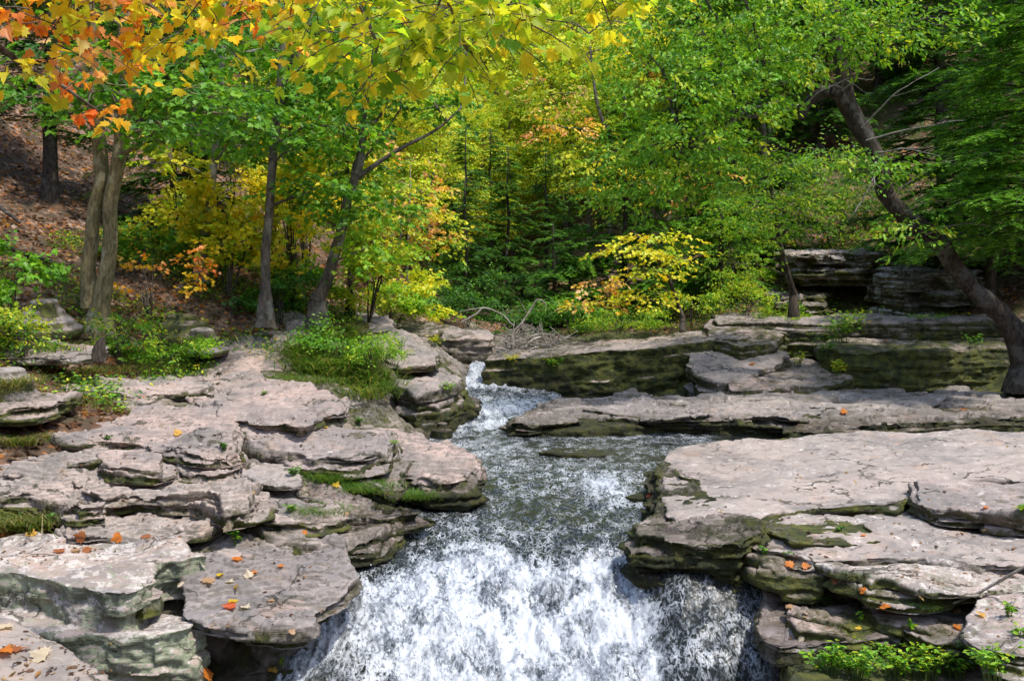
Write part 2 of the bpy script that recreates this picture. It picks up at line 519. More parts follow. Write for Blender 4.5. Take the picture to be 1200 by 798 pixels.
rk('small slab with a rounded nose under the blunt-tipped plate',
   [(204, 490), (228, 487), (256, 493), (275, 502), (272, 512), (250, 516), (214, 512), (205, 504)], .60, 0, 0, .02, .26, layers=2, flare=-.04, lich=.6, tone=.1, smooth=5, group=LG)
rk('small pebble-like stone under the rounded nose',
   [(236, 520), (250, 517), (262, 520), (258, 528), (240, 527)], .5, 0, 0, 0, .2, name='stone', cat='stone', layers=1, smooth=8)
rk('thin tilted slab leaning by the long grey ledge',
   [(280, 523), (305, 517), (335, 520), (350, 530), (322, 533), (288, 529)], .46, 0, 0, .02, .12, layers=1, tone=.6, lich=.2, group=LG)
rk('wide pink sheet of rock sloping into the rapids on the left',
   [(262, 512), (310, 503), (370, 502), (450, 504), (510, 518), (548, 534), (566, 548), (540, 556), (515, 560), (470, 552), (420, 552), (370, 546), (310, 532), (270, 526)], .26, 12.5, -.05, .02, .34, layers=5, flare=.03, tone=-.3, step=.03, moss=-.05, group=LG)
rk('mossy-edged grey step at the tip of the pink sheet, washed by the rapids',
   [(468, 551), (500, 548), (535, 553), (560, 566), (545, 574), (505, 572), (478, 566)], .14, 0, -.03, 0, .3, layers=3, moss=.2, wet=.35, group=LG)
rk('largest pale plate in front on the left bank, with a thick shaded edge',
   [(8, 537), (34, 523), (92, 518), (112, 524), (150, 517), (212, 521), (268, 530), (300, 548), (284, 562), (258, 566), (232, 554), (160, 552), (122, 556), (96, 546), (40, 540)], .47, 0, 0, .015, .30, layers=3, flare=-.05, tone=-.35, moss=-.05, rough=1.2, group=LG)
rk('tapering plate beneath the largest pale one, running off the left edge',
   [(-40, 548), (20, 545), (80, 552), (118, 562), (116, 574), (90, 576), (40, 562), (-40, 560)], .42, 0, 0, .01, .26, layers=3, flare=-.05, tone=-.2, group=LG)
rk('grey plate stepping down right of the largest pale one',
   [(258, 556), (300, 546), (330, 550), (372, 560), (398, 570), (372, 576), (330, 574), (296, 568), (262, 572)], .26, 0, -.02, .02, .24, layers=3, tone=.2, group=LG)
rk('long thin plate above the black gap, at the level of the grass clump',
   [(80, 604), (120, 590), (150, 584), (215, 583), (262, 586), (266, 596), (232, 606), (150, 609), (90, 611)], .20, 0, 0, .01, .15, layers=3, flare=-.02, tone=.1, lich=.5, group=LG)
rk('shelf of thin grey beds dipping toward the white water',
   [(258, 578), (300, 573), (352, 578), (432, 588), (486, 595), (456, 602), (400, 600), (340, 596), (270, 590)], .12, 0, -.03, 0, .26, layers=4, flare=.05, wet=.35, tone=.4, moss=.05, group=LG)
rk('lower shelf of wet thin beds beside the lip of the fall',
   [(258, 604), (300, 600), (350, 602), (420, 608), (460, 618), (425, 632), (370, 636), (310, 632), (280, 622)], .0, 0, -.03, .0, .3, layers=4, flare=.05, wet=.55, tone=.5, moss=.12, group=LG)
rk('broad wet grey slab scattered with leaves left of the fall',
   [(226, 664), (246, 658), (300, 652), (352, 652), (392, 662), (410, 690), (380, 722), (366, 742), (340, 744), (280, 740), (244, 728), (215, 712), (214, 690)], -.14, 8.6, -.02, .16, .34, layers=3, flare=-.18, wet=.55, tone=.9, lich=.15, moss=-.02, group=LG)
rk('large lichen-covered boulder with an overhanging pink top, bottom left',
   [(-60, 630), (0, 626), (60, 624), (130, 627), (212, 627), (226, 640), (240, 651), (196, 654), (186, 660), (172, 672), (158, 690), (140, 694), (100, 688), (60, 674), (0, 666), (-60, 664)], .10, 8.4, 0, .04, .36,
   name='boulder', cat='boulder', layers=2, flare=-.04, lich=1.0, tone=-.2, smooth=4, moss=-.08, sidemoss=-.02, vox=.017, rough=.9, strat=.12,
   extra=[([(-60, 690), (60, 700), (140, 712), (220, 718), (243, 722), (232, 740), (180, 748), (60, 745), (-60, 742)], -.22, 8.0, 0, .06, .52)])
rk('angular lichened block perched on the nose of the big boulder',
   [(150, 690), (168, 682), (192, 692), (188, 700), (168, 706), (150, 702)], -.06, 0, 0, 0, .14, name='stone', cat='stone', layers=1, lich=1.0, smooth=2, tone=.2, jit=.02)
rk('dark brown flake lying by the big boulder top',
   [(186, 650), (200, 647), (232, 650), (240, 656), (212, 660), (192, 657)], .06, 0, 0, 0, .10, name='stone', cat='stone', layers=1, smooth=2, tone=.4, lich=.1, moss=.1)
for i, (x, y, r, s) in enumerate([(268, 647, 11, 'grey stone in the gap behind the wet leaf-strewn slab'), (288, 649, 6, 'smallest rounded pebble in the gap behind the wet slab'),
                                  (250, 652, 9, 'flat pebble touching the tip of the big boulder')]):
    rk(s, [(x + r * 1.5 * math.cos(a), y + r * .45 * math.sin(a)) for a in np.linspace(0, 6.28, 8)[:-1]], .02 - .02 * i, 0, 0, 0, .16, name='stone', cat='stone', layers=1, smooth=5, jit=.015, vox=.014)
rk('smooth brown rock in the very corner, bottom left',
   [(-160, 716), (-30, 722), (12, 724), (40, 737), (82, 762), (128, 786), (160, 806), (185, 850), (120, 900), (-200, 900)], .24, 6.0, -.03, .01, .9, name='boulder', cat='boulder', layers=2, lich=.25, tone=-.35, smooth=14, moss=-.1, vox=.018)
rk('low wet stone in the dark hollow under the leaf-strewn slab',
   [(205, 790), (235, 784), (290, 785), (275, 800), (220, 804)], -.82, 0, 0, 0, .2, name='wet_stone', cat='stone', layers=1, wet=1, tone=.6, smooth=5)
rk('grey mossy rock beside the path, left of the twin trunk', [(-7.13, 16.10), (-7.15, 16.24), (-7.27, 16.33), (-7.38, 16.35), (-7.50, 16.29), (-7.54, 16.17), (-7.58, 16.03), (-7.49, 15.91), (-7.38, 15.85), (-7.25, 15.87), (-7.18, 15.96)], 2.20, 0, 0, .1, .6, world=True, name='boulder', cat='rock', layers=4, flare=.30, moss=.12, smooth=120, tone=.5, jit=.12, strat=.1)
rk('flat mossy rock half buried among plants right of the twin trunk', [(-5.65, 18.50), (-5.68, 18.64), (-5.84, 18.73), (-6.00, 18.75), (-6.15, 18.69), (-6.21, 18.57), (-6.27, 18.43), (-6.14, 18.31), (-5.99, 18.25), (-5.81, 18.27), (-5.72, 18.36)], 1.92, 0, 0, .1, .5, world=True, name='boulder', cat='rock', layers=3, flare=.2, moss=.26, smooth=100, tone=.3, jit=.15, strat=.2)
rk('dark rock lying low in front of the flat mossy one right of the twin trunk', [(-5.18, 17.90), (-5.20, 18.01), (-5.32, 18.08), (-5.43, 18.10), (-5.55, 18.05), (-5.59, 17.96), (-5.63, 17.84), (-5.54, 17.75), (-5.43, 17.70), (-5.30, 17.72), (-5.23, 17.79)], 1.70, 0, 0, .1, .5, world=True, name='boulder', cat='rock', layers=3, flare=.2, moss=.2, smooth=100, tone=.5, jit=.15, strat=.2)
rk('reddish stone slab forming a step of the path', [(-7.3, 14.3), (-6.3, 14.2), (-5.9, 14.8), (-6.2, 15.3), (-7.2, 15.2)], 1.50, 14.8, 0, .10, .14, world=True, layers=2, tone=-.2, moss=.02, jit=.15)
rk('rounded grey rock at the left edge by the path', [(-5.88, 12.40), (-5.90, 12.54), (-6.02, 12.63), (-6.13, 12.65), (-6.25, 12.59), (-6.29, 12.47), (-6.33, 12.33), (-6.24, 12.21), (-6.13, 12.15), (-6.00, 12.17), (-5.93, 12.26)], 1.42, 0, 0, 0, .5, world=True, name='boulder', cat='rock', layers=4, flare=.25, moss=.14, smooth=110, tone=.6, strat=.1)
rk('low brown beds at the left edge behind the grass tuft', [(-6.9, 11.6), (-6.0, 11.4), (-5.35, 11.9), (-5.5, 12.5), (-6.9, 12.6)], 1.06, 0, 0, .06, .2, world=True, layers=3, moss=.12, jit=.14, flare=.08)
# ---- right bank
rk('long mossy boulder across the stream with a pale flat top, centre',
   [(-.62, 21.7), (.3, 21.6), (1.6, 21.65), (3.2, 21.6), (4.9, 21.7), (5.2, 22.3), (5.0, 24.2), (2.0, 24.4), (.2, 23.4), (-.45, 22.6)], .93, 22, .082, .03, 1.2,
   name='boulder', cat='boulder', world=True, layers=4, flare=.06, moss=.14, lich=.45, tone=.3, smooth=4, sidemoss=.85, wet=.35, strat=.35)
rk('broken pale rock with a dark slanting crack, right end of the mossy boulder',
   [(806, 418), (830, 408), (872, 403), (918, 408), (928, 420), (900, 430), (872, 446), (840, 448), (812, 436)], .95, 21.2, 0, .25, .7, name='boulder', cat='boulder', layers=4, tone=.5, lich=.5, smooth=4, moss=.06, jit=.10)
rk('grassy-topped upper ledge under the dark rock shelter, right',
   [(4.7, 23.6), (6.2, 23.0), (7.8, 22.7), (9.6, 22.6), (11.5, 22.8), (11.5, 25.6), (5.0, 25.8)], 1.52, 23.5, .015, .05, .85, name='rock_ledge', cat='rock ledge', world=True, layers=5, flare=.05, moss=.14, wet=.25, tone=.5, group=RG)
rk('lumpy mossy end of the upper ledge, left of the trailing vines',
   [(826, 382), (846, 372), (880, 369), (915, 371), (922, 388), (905, 402), (870, 404), (838, 398)], 1.42, 23.0, 0, .10, .6, name='rock_ledge', cat='rock ledge', layers=4, moss=.16, lich=.5, smooth=4, group=RG)
rk('big block with a green mossy face below the leaning trunk, right',
   [(6.6, 20.5), (7.6, 20.3), (9.0, 20.4), (10.4, 20.6), (11.2, 21.0), (11.0, 22.6), (7.0, 22.6), (6.4, 21.4)], 1.08, 21, .01, .06, .95, name='rock_ledge', cat='rock ledge', world=True, layers=4, flare=.04, moss=.24, lich=.7, smooth=5, sidemoss=.30, group=RG)
rk('low mossy block between the cracked rock and the green-faced block',
   [(850, 440), (890, 428), (940, 424), (985, 430), (1000, 442), (960, 452), (900, 456), (860, 456)], .62, 20.2, 0, .12, .55, name='rock_ledge', cat='rock ledge', layers=4, moss=.17, wet=.15, smooth=4, group=RG)
rk('lit underside block of the rock shelter among the hemlocks',
   [(7.2, 26.2), (8.0, 25.9), (9.2, 26.0), (9.9, 26.5), (9.8, 28.5), (7.4, 28.6)], 3.35, 27, .0, .05, .85, name='cliff_rock', cat='cliff', world=True, layers=5, flare=-.25, lich=.7, tone=.2, moss=.06, smooth=3, jit=.28, rough=2.4)
rk('pale leaning slab on the right side of the rock shelter',
   [(9.6, 25.7), (10.6, 25.5), (11.6, 26.0), (11.8, 28.4), (10.0, 28.4)], 3.0, 27, .0, .1, 1.4, name='cliff_rock', cat='cliff', world=True, layers=5, flare=.45, lich=.9, tone=.6, smooth=3, jit=.30, rough=2.4)
rk('squat block at the left foot of the rock shelter',
   [(6.9, 26.0), (7.7, 25.8), (8.1, 26.4), (7.9, 27.6), (6.9, 27.6)], 2.25, 27, .0, .05, .8, name='cliff_rock', cat='cliff', world=True, layers=4, lich=.4, moss=.2, smooth=4, jit=.25, rough=2.2, flare=.2)
rk('long low shelf of thin wet beds crossing below the mossy boulder',
   [(612, 496), (618, 488), (650, 474), (720, 468), (800, 466), (900, 463), (1000, 462), (1100, 461), (1240, 460), (1240, 482), (1150, 488), (1060, 494), (970, 499), (880, 494), (800, 491), (700, 490), (632, 496)], .27, 18, .004, .03, .40,
   name='rock_ledge', cat='rock ledge', layers=5, flare=-.03, wet=.45, tone=.75, moss=.05, lich=.55, step=.035, jit=.12, sidemoss=1.0, rough=2.2, group=RG)
rk('thin upper bed lying on the back of the low wet shelf',
   [(770, 470), (830, 465), (930, 462), (1050, 462), (1110, 464), (1080, 472), (1000, 478), (940, 474), (880, 480), (830, 476)], .34, 19, .004, .02, .14, layers=3, jit=.10, tone=.8, wet=.2, moss=.04, lich=.6, group=RG)
rk('dark mossy lens shaped rock under the left end of the low wet shelf', [(600, 494), (632, 484), (700, 482), (752, 488), (790, 497), (740, 502), (660, 503), (612, 502)], .17, 17.3, 0, .05, .34, name='mossy_rock', cat='rock', layers=2, flare=.05, moss=.34, wet=.6, smooth=8, sidemoss=.6, strat=.2)
rk('flaky thin bed in the middle of the low wet shelf', [(700, 478), (780, 472), (880, 474), (960, 480), (930, 488), (840, 486), (760, 488)], .36, 18.2, 0, .03, .12, layers=3, jit=.16, tone=.8, wet=.25, moss=.02, rough=1.8, sidemoss=.6, group=RG)
rk('mossy broken beds at the right end of the low wet shelf',
   [(960, 478), (1010, 472), (1100, 470), (1240, 468), (1240, 496), (1100, 500), (1000, 506), (930, 504)], .22, 17.6, .0, .03, .3, layers=4, jit=.12, moss=.24, wet=.35, tone=.5, group=RG)
rk('huge flat pale slab speckled with white lichen, right bank',
   [(776, 545), (784, 528), (806, 523), (850, 515), (905, 511), (1000, 508), (1100, 505), (1260, 500), (1260, 566), (1180, 566), (1120, 562), (1076, 572), (1050, 586), (1000, 590), (955, 593), (905, 604), (880, 614), (830, 614), (796, 611), (780, 590), (774, 565)], .13, 12, .05, .0, .48,
   layers=4, flare=-.06, lich=.55, tone=.5, moss=-.08, step=.010, vox=.024, sidemoss=1.0, wet=.05, rough=.8, group=RG)
rk('mossy wet skirt of thin beds where the huge slab slides under the water', [(746, 630), (745, 616), (764, 598), (772, 570), (784, 548), (830, 590), (884, 616), (860, 634), (800, 634)], .0, 10, .12, .04, .66, layers=5, flare=.0, moss=.22, wet=.8, tone=.7, lich=.2, sidemoss=1.0, jit=.09, smooth=3, rough=1.4, group=RG)
rk('rough-edged upper bed with dark cracks on the right end of the huge slab',
   [(1078, 556), (1088, 549), (1120, 545), (1180, 546), (1260, 550), (1260, 578), (1200, 578), (1150, 570), (1100, 566)], .37, 0, 0, .02, .2, layers=4, flare=-.04, lich=.5, tone=.2, moss=.03, group=RG)
rk('rounded brown block under the rough-edged upper bed',
   [(1140, 580), (1160, 574), (1250, 572), (1250, 590), (1180, 592), (1150, 590)], .24, 0, 0, .02, .25, name='stone', cat='stone', layers=2, moss=.08, smooth=7)
rk('grey dipping slab with a pointed back, second step of the right bank',
   [(884, 638), (892, 626), (925, 624), (905, 612), (888, 609), (930, 604), (985, 604), (1040, 598), (1078, 593), (1125, 588), (1180, 600), (1250, 606), (1250, 662), (1150, 662), (1060, 652), (990, 650), (940, 650)], .20, 9.84, 0, .06, .24,
   layers=5, flare=.02, lich=.6, tone=.45, step=.02, vox=.018, moss=.0, group=RG)
rk('mossy thin bed on the inner corner of the second step',
   [(896, 622), (930, 616), (1000, 618), (1046, 628), (1000, 632), (930, 632)], .20, 9.3, 0, .06, .10, layers=2, moss=.30, jit=.05, group=RG)
rk('stack of thin lichened beds under the front edge of the grey dipping slab',
   [(960, 662), (1010, 657), (1100, 664), (1250, 668), (1250, 690), (1150, 686), (1090, 690), (1020, 680)], .06, 8.4, 0, .05, .22, layers=5, flare=.0, jit=.12, lich=.8, tone=.3, moss=.10, sidemoss=.55, vox=.016, group=RG)
rk('mossy dark base under the inner corner of the second step',
   [(878, 648), (905, 640), (960, 652), (985, 664), (970, 676), (915, 672), (885, 664)], .02, 8.7, 0, .03, .24, name='mossy_rock', cat='rock', layers=4, flare=-.10, moss=.30, wet=.5, smooth=3, jit=.12, rough=1.8, vox=.016, sidemoss=.5)
rk('small pale stone sticking out of the dark recess, right bank',
   [(1018, 680), (1040, 676), (1076, 679), (1084, 686), (1050, 694), (1022, 690)], -.10, 0, 0, 0, .12, name='stone', cat='stone', layers=1, lich=.9, smooth=3, vox=.013)
rk('olive flat stone in the recess, left of the small pale one',
   [(978, 676), (1000, 671), (1020, 674), (1022, 682), (996, 686), (980, 682)], -.08, 0, 0, 0, .12, name='stone', cat='stone', layers=1, moss=.3, smooth=3, vox=.013)
rk('pale stacked block at the right edge behind the bare twig',
   [(1160, 694), (1172, 682), (1260, 676), (1260, 712), (1200, 716), (1164, 708)], -.04, 0, 0, .04, .20, layers=4, flare=.04, lich=.8, jit=.10, tone=.2, moss=.06, group=RG)
rk('long thin tilted bed under the bare twig, right bank',
   [(1030, 714), (1060, 710), (1130, 717), (1188, 728), (1170, 736), (1090, 732), (1040, 724)], -.22, 8.2, 0, .08, .12, layers=3, lich=.5, tone=.25, jit=.09, vox=.014, moss=.10, sidemoss=.6, group=RG)
rk('lower thin tilted bed above the leafy plants, right bank',
   [(1040, 734), (1090, 733), (1150, 742), (1204, 752), (1260, 756), (1260, 770), (1180, 764), (1100, 752)], -.27, 7.9, 0, .08, .14, layers=3, lich=.5, tone=.25, jit=.09, vox=.014, moss=.12, sidemoss=.6, group=RG)
rk('mossy mound between the water slide and the tilted beds',
   [(928, 700), (960, 694), (1010, 700), (1052, 712), (1050, 730), (1000, 738), (960, 724)], -.25, 8.3, 0, .10, .2, name='mossy_rock', cat='rock', layers=3, moss=.48, smooth=5, jit=.16, rough=2.2, vox=.016)
rk('flat wet grey slab at the edge of the water slide',
   [(905, 708), (935, 700), (962, 716), (1000, 736), (1052, 746), (1040, 752), (960, 752), (918, 756), (895, 740)], -.33, 8.2, 0, .10, .2, layers=2, wet=1.3, tone=.9, lich=0, moss=.06, vox=.016, group=RG)
rk('dark mossy step overgrown with leafy plants, bottom right',
   [(925, 764), (960, 758), (1060, 756), (1150, 766), (1260, 776), (1260, 840), (920, 840)], -.48, 7.8, 0, .05, .6, name='mossy_rock', cat='rock', layers=4, flare=.08, moss=.36, wet=.4, smooth=5, vox=.02)
rk('green moss cushion rock at the right edge near the bottom',
   [(1158, 762), (1190, 756), (1225, 762), (1220, 778), (1170, 780)], -.36, 0, 0, 0, .25, name='mossy_rock', cat='rock', layers=1, moss=.5, smooth=10, vox=.016)
# ---- low humps in the stream
for i, (x, y, r, s) in enumerate([(672, 529, 40, 'longest mossy hump awash in the pool'), (770, 552, 16, 'mossy hump beside the corner of the huge slab'), (760, 578, 26, 'moss patch rock awash below the huge slab corner'),
                                  (764, 596, 14, 'small algae-covered rock at the right lip of the fall'), (640, 484, 12, 'dark wet rock splitting the small cascade'),
                                  (518, 494, 7, 'dark wet rock at the left of the small cascade')]):
    rk(s, [(x + r * (1 + .2 * math.sin(3 * a)) * math.cos(a), y + r * .16 * math.sin(a) + 1) for a in np.linspace(0, 6.28, 10)[:-1]],
       float(water_z((x - CX) / F * 12, 12)) + (.06 if i < 4 else .30), 0, 0, 0, .25, name='mossy_rock' if i < 4 else 'wet_stone', cat='rock', layers=2, flare=.08, moss=.36 if i < 4 else .15, wet=.6, smooth=6, jit=.04)

# ================================================================= ground
_cp = []


def cpx(px, py, Y): _cp.append(P(px, py, Y))


for a in [(110, 372, 17.2), (70, 385, 16.2), (10, 395, 15.5), (0, 440, 13.2), (30, 482, 12.2), (20, 520, 11), (20, 604, 9.6), (-100, 600, 9.4), (30, 260, 22), (90, 290, 20.5), (20, 150, 27), (-60, 200, 22), (-150, 330, 15), (-200, 450, 11),
          (200, 350, 19.5), (300, 352, 20.5), (400, 352, 23), (300, 385, 19), (330, 300, 27), (200, 290, 24), (240, 418, 18), (160, 425, 17.4), (100, 432, 16.2), (480, 362, 26), (480, 332, 33), (390, 398, 18.6), (360, 415, 18.0), (430, 425, 18.0), (440, 375, 21.8), (420, 455, 16.6), (510, 395, 22), (400, 435, 17.4)]: cpx(*a)
for a in [(600, 405, 26), (610, 398, 28.5), (600, 376, 34), (585, 350, 42), (580, 325, 50), (690, 398, 25), (760, 392, 25.5), (860, 378, 26), (1000, 372, 25.6), (1090, 368, 25.8), (1000, 318, 28.6), (1150, 330, 27.5), (1180, 200, 33), (1200, 0, 41),
          (800, 340, 31), (800, 250, 39), (800, 100, 49), (1196, 415, 20.4), (1260, 420, 19), (1260, 380, 21.5), (700, 350, 33), (700, 300, 40), (930, 330, 28), (900, 200, 38)]: cpx(*a)
_cp += [np.array(a, float) for a in [(-25, 30, 13.5), (-36, 45, 27), (-18, 50, 17), (-8, 50, 8), (-10, 38, 6.8), (-45, 20, 22), (-30, 12, 11), (-14, 9, 3.6), (-22, 4, 6), (-6, 4, .9), (0, 0, .45), (-3, 0, .5), (-3.2, 5.2, .05), (-14, -8, 5), (6, -5, -1.3), (0, -16, 3), (-20, -22, 12), (20, -22, 12), (0, -32, 9), (-50, -35, 26), (50, -35, 26), (18, -6, 5), (0, 75, 24), (14, 75, 27), (-18, 75, 29),  # far negative-y points: unseen hill behind the camera, added to block low sky
                                     (3, 60, 13), (-8, 62, 16), (12, 58, 17), (30, 60, 32), (30, 40, 22), (22, 28, 9.5), (16, 20, 3.2), (30, 14, 8), (14, 12, .6), (9, 12, .15), (10, 8.2, .05), (12, 4, -.3), (6, 7.2, -.6), (40, 25, 20), (45, 5, 13), (-45, 60, 36), (45, 75, 45), (-45, 75, 42), (5, 3, -1.7), (2, 2, -1.7), (9, 0, -1.6)]]
_cp += [np.array(a, float) for a in [(-.75, 21.9, .12), (-.78, 22.6, .48), (-.7, 23.2, .56), (-.35, 24.3, .6), (-.8, 21.2, .05)]]
# stream bed
for (x, y) in [(0, 20), (-.5, 19), (.8, 18.5), (-1.2, 17.6), (1.5, 17.2), (4, 16.6), (0, 16), (2, 15), (-.8, 14.5), (.8, 13), (.9, 11.5), (-.6, 11.3), (0, 10.3), (-1.0, 10.4), (1.0, 10.2), (0, 9.6), (-1.0, 9.4), (1.0, 9.6), (0, 8.9), (-1.2, 8.7), (1.3, 8.5), (2.0, 8.5), (2.0, 8.0), (0, 8.1), (-1, 8.0), (1, 7.6), (-1, 7), (-1.75, 8.3), (-1.6, 8.7), (-1.5, 9.1), (-1.4, 9.6), (-1.9, 8.0), (1.5, 7), (0, 6), (1.5, 5), (6, 18), (8, 17.4)]:
    _cp.append(np.array([x, y, float(water_z(x, y)) - .16]))
for (x, y, z) in [(1.25, 9.1, -.62), (1.45, 8.7, -.75), (1.6, 8.95, -.42), (2.2, 8.95, -.36), (1.7, 8.5, -.82), (2.3, 8.45, -.75), (-2.6, 8.25, -.86), (-3.1, 8.1, -.84), (-2.2, 8.3, -.86), (-2.6, 7.6, -.9), (-3.4, 7.4, -.8), (3.0, 8.6, -.22), (3.6, 8.3, -.3), (4.4, 8.2, -.25), (2.9, 8.0, -.62), (3.5, 7.6, -.75), (4.4, 7.6, -.7)]:
    _cp.append(np.array([x, y, z]))
for r in ROCKS:
    c = r['xy'].mean(0)
    big = max(np.ptp(r['xy'][:, 0]), np.ptp(r['xy'][:, 1]))
    if big < .9 or 'hump awash' in r['label'] or 'awash' in r['label'] or r['name'] == 'cliff_rock': continue
    pts = [c] + ([c + (q - c) * .62 for q in r['xy'][::3]] if big > 1.5 else [])
    for q in pts:
        zt = r['zr'] + r['ax'] * q[0] + r['ay'] * (q[1] - r['Yr'])
        _cp.append(np.array([q[0], q[1], zt - r['th'] * .8 - .03]))
_cp = np.array(_cp)
# thin out control points that crowd each other
_keep = []
for i, q in enumerate(_cp):
    if all(np.hypot(*(q[:2] - _cp[k][:2])) > .28 for k in _keep): _keep.append(i)
_cp = _cp[_keep]
_d = np.sqrt((_cp[:, None, 0] - _cp[None, :, 0]) ** 2 + (_cp[:, None, 1] - _cp[None, :, 1]) ** 2 + .2)
_n = len(_cp)
_A = np.zeros((_n + 3, _n + 3))
_A[:_n, :_n] = -_d + np.eye(_n) * .22
_A[:_n, _n:] = np.c_[np.ones(_n), _cp[:, :2]]
_A[_n:, :_n] = _A[:_n, _n:].T
_w = np.linalg.solve(_A, np.r_[_cp[:, 2], 0, 0, 0])


def ground_base(x, y):
    x = np.asarray(x, float); y = np.asarray(y, float)
    sh = x.shape
    x = x.ravel(); y = y.ravel()
    out = np.empty(len(x))
    for s in range(0, len(x), 20000):
        e = slice(s, s + 20000)
        d = np.sqrt((x[e, None] - _cp[None, :, 0]) ** 2 + (y[e, None] - _cp[None, :, 1]) ** 2 + .2)
        out[e] = -d @ _w[:_n] + _w[_n] + x[e] * _w[_n + 1] + y[e] * _w[_n + 2]
    return out.reshape(sh)


def rockiness(x, y):
    """1 in the stream gorge (bare beds), 0 on the soil of the banks"""
    xl = np.interp(y, [0, 8, 9.5, 10.5, 12, 14, 16, 18, 20, 23, 26, 40], [-6, -4.6, -4.0, -4.3, -4.6, -5.6, -5.4, -4.3, -3.2, -2.2, -1.4, -1])
    xr = np.interp(y, [0, 8, 10, 14, 18, 21, 24, 26, 30, 40], [8, 7, 7, 9, 11, 11, 9.5, 3, -2, -6])
    d = np.minimum(x - xl, xr - x)
    return sstep(-.5, .5, d + .5 * perlin(x * .7, y * .7, 0 * x))


def ground_z(x, y):
    x = np.asarray(x, float); y = np.asarray(y, float)
    z = ground_base(x, y)
    rkn = rockiness(x, y)
    n = fbm(x * .55, y * .55, 0 * x + 2.2, 5)
    far = sstep(12, 40, np.abs(x) + .5 * y)
    z_soil = z + n * (.10 + .35 * far)
    # terraced beds in the gorge
    t = z + .16 * fbm(x * .45, y * .8, 0 * x + 8, 4)
    s = .07
    q = t / s
    fr = q - np.floor(q)
    tz = (np.floor(q) + sstep(.72, .98, fr)) * s
    z_rock = tz + .02 * fbm(x * 3, y * 3, 0 * x, 3)
    return z_soil * (1 - rkn) + z_rock * rkn


def graded(lo, hi, a, b, fine, grow=1.11):
    mid = list(np.arange(a, b, fine))
    s, v, right = fine, mid[-1], []
    while v < hi: s *= grow; v += min(s, 1.6); right.append(v)
    s, v, left = fine, a, []
    while v > lo: s *= grow; v -= min(s, 1.6); left.append(v)
    return np.array(left[::-1] + mid + right)


gx = graded(-60, 60, -8.0, 9, .047)
gy = graded(-40, 95, 6.8, 24, .047)
GX, GY = np.meshgrid(gx, gy)
GZ = ground_z(GX, GY)
nx, ny = len(gx), len(gy)
idx = np.arange(nx * ny).reshape(ny, nx)
gf = np.stack([idx[:-1, :-1], idx[:-1, 1:], idx[1:, 1:], idx[1:, :-1]], -1).reshape(-1, 4)
gme = mesh_np('ground', np.c_[GX.ravel(), GY.ravel(), GZ.ravel()], gf, GROUND)
grk = rockiness(GX, GY).ravel()
set_attr(gme, 'rocky', grk)
set_attr(gme, 'lichen', np.full(len(grk), .5)); set_attr(gme, 'tone', .35 + 0 * grk)
_gw = (water_z(GX, GY) + .10 - GZ).ravel()
set_attr(gme, 'wet', grk * sstep(-.12, .05, _gw) * sstep(24, 20, GY.ravel()))
set_attr(gme, 'moss', .08 * grk + (.12 + .16 * fbm(GX * .4, GY * .4, 0 * GX + 5, 3)).ravel() + .18 * ((GX > 0) & (GY > 19)).ravel() - .14 * ((GX < -6) & (GY > 17)).ravel())
ground = link(bpy.data.objects.new('ground', gme))
tag(ground, 'leaf littered banks and dark bedrock of the wooded ravine', 'ground', kind='structure')


# ================================================================= rocks: building
def densify(xy, d):
    out = []
    for a, b in zip(xy, np.roll(xy, -1, 0)):
        n = max(1, int(np.hypot(*(b - a)) / d))
        for k in range(n): out.append(a + (b - a) * k / n)
    return np.array(out)


def poly_area(xy):
    x, y = xy[:, 0], xy[:, 1]
    return .5 * np.sum(x * np.roll(y, -1) - np.roll(x, -1) * y)


